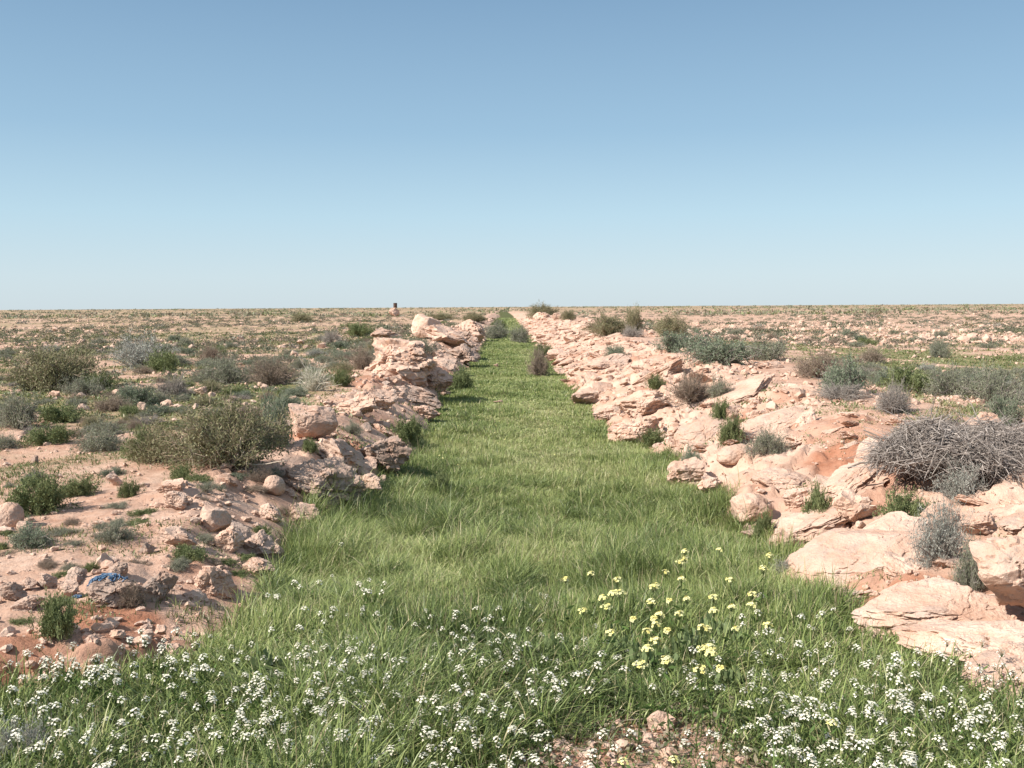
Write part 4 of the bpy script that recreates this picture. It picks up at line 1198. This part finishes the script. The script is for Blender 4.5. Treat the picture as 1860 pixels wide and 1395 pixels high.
def plant_proto(seed, nh, H, heads, spread):
    """stems with leaves, and where the heads sit"""
    rg = np.random.default_rng(seed); A = Acc(); spots = []
    for k in range(nh):
        a = rg.uniform(0, 6.28); r = spread * (rg.uniform(.2, 1) if nh > 1 else rg.uniform(0, .4)); h = H * rg.uniform(.78, 1.05)
        t = np.linspace(0, 1, 6)[:, None]
        tip = np.array([math.cos(a) * r, math.sin(a) * r, h])
        S = np.array([0, 0, -.01]) * (1 - t) + tip * t; S[:, :2] = tip[:2] * (t ** 1.6) + np.cumsum(rg.normal(size=(6, 2)) * .004, 0) * t; tip = S[-1]
        V, fs = tubes(S[None], np.linspace(.0022, .0012, 6)[None], 4); A.add(V, fs, np.array(STC))
        m = 7
        f = rg.uniform(.05, .75, m)[:, None]
        P = np.array([0, 0, 0]) * (1 - f) + S[2] * f
        f2 = rg.uniform(0, 4, m); i = f2.astype(int); P = S[i] * (1 - (f2 - i))[:, None] + S[i + 1] * (f2 - i)[:, None]
        V, fs = leaves(P, rg.normal(size=(m, 3)) + np.array([0, 0, .3]), rg.uniform(.02, .06, m), rg.uniform(.006, .016, m), rg)
        A.add(V, fs, np.array([.07, .115, .03]) * rg.uniform(.8, 1.4))
        spots.append((tip + np.array([0, 0, .01]), rg.integers(len(heads)), norm(tip - S[-2])))
    return A, spots
WP = [plant_proto(740 + s, (1, 2, 2, 1, 3, 1, 2, 2)[s], (.17, .19, .21, .14, .23, .20, .15, .19)[s], WHEAD, .14) for s in range(8)]
YP = [plant_proto(760 + s, (1, 1, 2, 1)[s], (.40, .36, .40, .42)[s], YHEAD, .05) for s in range(4)]
WPM = [a.mesh('stem', M_LEAF) for a, s in WP]
YPM = [a.mesh('stem', M_LEAF) for a, s in YP]
def rot_to(n):
    return Vector(n).to_track_quat('Z', 'Y').to_euler()
def spawn_flower(name, pm, spots, heads, label, group, loc, rz, sc):
    e = ob(name, None, None, loc, (0, 0, rz), (sc, sc, sc)); e.empty_display_size = .05
    tag(e, label, 'flower', group)
    ob('stem', pm, e)
    for (c, hi, nn) in spots:
        ob('flower_head', heads[hi], e, tuple(c), rot_to(nn * .5 + np.array([0, 0, 1.])))
# drifts of the white flowers, as regions of the photograph (cx, cy, rx, ry, weight)
DR = [(150, 1215, 190, 45, 1.3), (330, 1190, 120, 40, 1.3), (80, 1160, 80, 40, .4), (420, 1210, 90, 60, .9), (560, 1190, 140, 60, .8), (600, 1060, 70, 90, .8), (830, 1110, 90, 40, .7),
      (640, 1290, 170, 90, 1.1), (450, 1280, 130, 80, .5), (860, 1250, 160, 90, 1.2), (960, 1200, 110, 70, 1.1), (760, 1370, 180, 60, .8), (1060, 1190, 80, 50, .7), (1040, 1280, 80, 60, .5),
      (1380, 1250, 130, 70, 1.2), (1550, 1200, 130, 60, .9), (1500, 1320, 200, 80, 1.15), (1700, 1300, 160, 80, 1.1), (1420, 1370, 150, 50, 1.0), (1800, 1370, 120, 60, .9), (1640, 1160, 90, 50, .35), (1820, 1260, 60, 40, .5), (200, 1330, 160, 70, .25), (1320, 1190, 80, 40, .5), (1300, 1350, 90, 60, .6), (550, 1370, 130, 40, .4)]
rg = np.random.default_rng(51)
pw = np.array([d_[4] * d_[2] * d_[3] for d_ in DR]); pw = pw / pw.sum()
pts = []
while len(pts) < 560:
    d_ = DR[rg.choice(len(DR), p=pw)]
    px = d_[0] + rg.normal() * d_[2] * .85; py = d_[1] + rg.normal() * d_[3] * 1.0
    if rg.random() < .3: px = rg.uniform(0, 1860); py = rg.uniform(1160, 1395)
    if not (-20 < px < 1880 and 985 < py < 1410): continue
    P = hit(px, py, .17)
    gm = grassmask(P[:1], P[1:2])[0]
    if gm < .25 and rg.random() < .75: continue
    pts.append((P[0], P[1]))
pts.sort(key=lambda p: p[1])
NW = 290
A = Acc()
for k, (x, y_) in enumerate(pts):
    v = int(rg.integers(8)); s = rg.uniform(.58, .95); rz = rg.uniform(0, 6.28); z = hz(x, y_)
    if k < NW:
        zone = 'left' if x < -.35 else 'right' if x > .75 else 'middle'
        spawn_flower('white_flower', WPM[v], WP[v][1], WHM, {'left': 'white wildflower with a clustered head in the long grass of the left foreground', 'right': 'white wildflower with a clustered head in the grass below the right slabs', 'middle': 'white wildflower with a clustered head beside the bare patch in the middle foreground'}[zone],
                     'white wildflowers of the ' + zone + ' foreground', (x, y_, z), rz, s)
    else:
        a, sp = WP[v]
        cz, sz = math.cos(rz), math.sin(rz); Rz = np.array([[cz, -sz, 0], [sz, cz, 0], [0, 0, 1]])
        for (VV, T) in [(np.concatenate(a.V), None)]:
            A.add((VV @ Rz.T) * s + np.array([x, y_, z]), [np.concatenate(f) for f in a.Fs.values()], np.concatenate(a.T))
        for (c, hi, nn) in sp:
            h = WHEAD[hi]
            A.add(((np.concatenate(h.V) + c) @ Rz.T) * s + np.array([x, y_, z]), [np.concatenate(f) for f in h.Fs.values()], np.concatenate(h.T))
tag(ob('wildflowers', A.mesh('wildflowers', M_PETAL)), 'drifts of smaller white wildflowers farther back in the grass', 'wildflowers', kind='stuff')
YEL = [(1303, 992), (1247, 1003), (1235, 1007), (1025, 1042), (1070, 1030), (1212, 1028), (1240, 1042), (1190, 1053), (1365, 1065), (1295, 1070), (1092, 1073), (1098, 1085), (1177, 1080), (1220, 1085), (1250, 1078), (1332, 1092), (1366, 1088), (1293, 1095), (1200, 1105), (1196, 1120), (1212, 1133), (1155, 1118), (1107, 1138), (1288, 1128), (1336, 1135), (1275, 1166), (1292, 1162), (1218, 1183), (1188, 1112), (1180, 1132), (1230, 1100), (1130, 1060), (1330, 1040), (1400, 1120), (1060, 1100), (1265, 1195), (1160, 1185), (1310, 1200), (1380, 1020)]
for (px, py) in YEL:
    v = int(rg.integers(4)); H = (.40, .36, .40, .42)[v]
    P = hit(px, py, H * .98)
    spawn_flower('yellow_flower', YPM[v], YP[v][1], YHM, 'tall yellow wildflower in the loose group at the middle right of the grass', 'yellow wildflowers of the middle right', (P[0], P[1], hz(P[0], P[1])), rg.uniform(0, 6.28), 1.0)
for (px, py, lab) in [(1508, 1313, 'single bright yellow bloom among white flowers at the lower right'), (1222, 1380, 'larger of two yellow blooms at the bottom of the photo'), (1130, 1383, 'smaller left one of two yellow blooms at the bottom of the photo')]:
    P = hit(px, py, .25)
    spawn_flower('yellow_flower', YPM[0], YP[0][1], [YHM[1]] * 3, lab, None, (P[0], P[1], hz(P[0], P[1])), 1.0, .68)
k = 0
while k < 46:
    px = rg.uniform(790, 1010); py = 760 + rg.normal() * 38
    if not (680 < py < 850): continue
    P = hit(px, py, .12)
    if grassmask(P[:1], P[1:2])[0] < .7: continue
    spawn_flower('yellow_flower', YPM[1], YP[1][1], YHM, 'tiny yellow flower dotting the grass of the middle ditch', 'tiny yellow flowers in the middle ditch', (P[0], P[1], hz(P[0], P[1])), rg.uniform(0, 6), .45 + .2 * rg.random())
    k += 1
print('objects', len(bpy.data.objects))
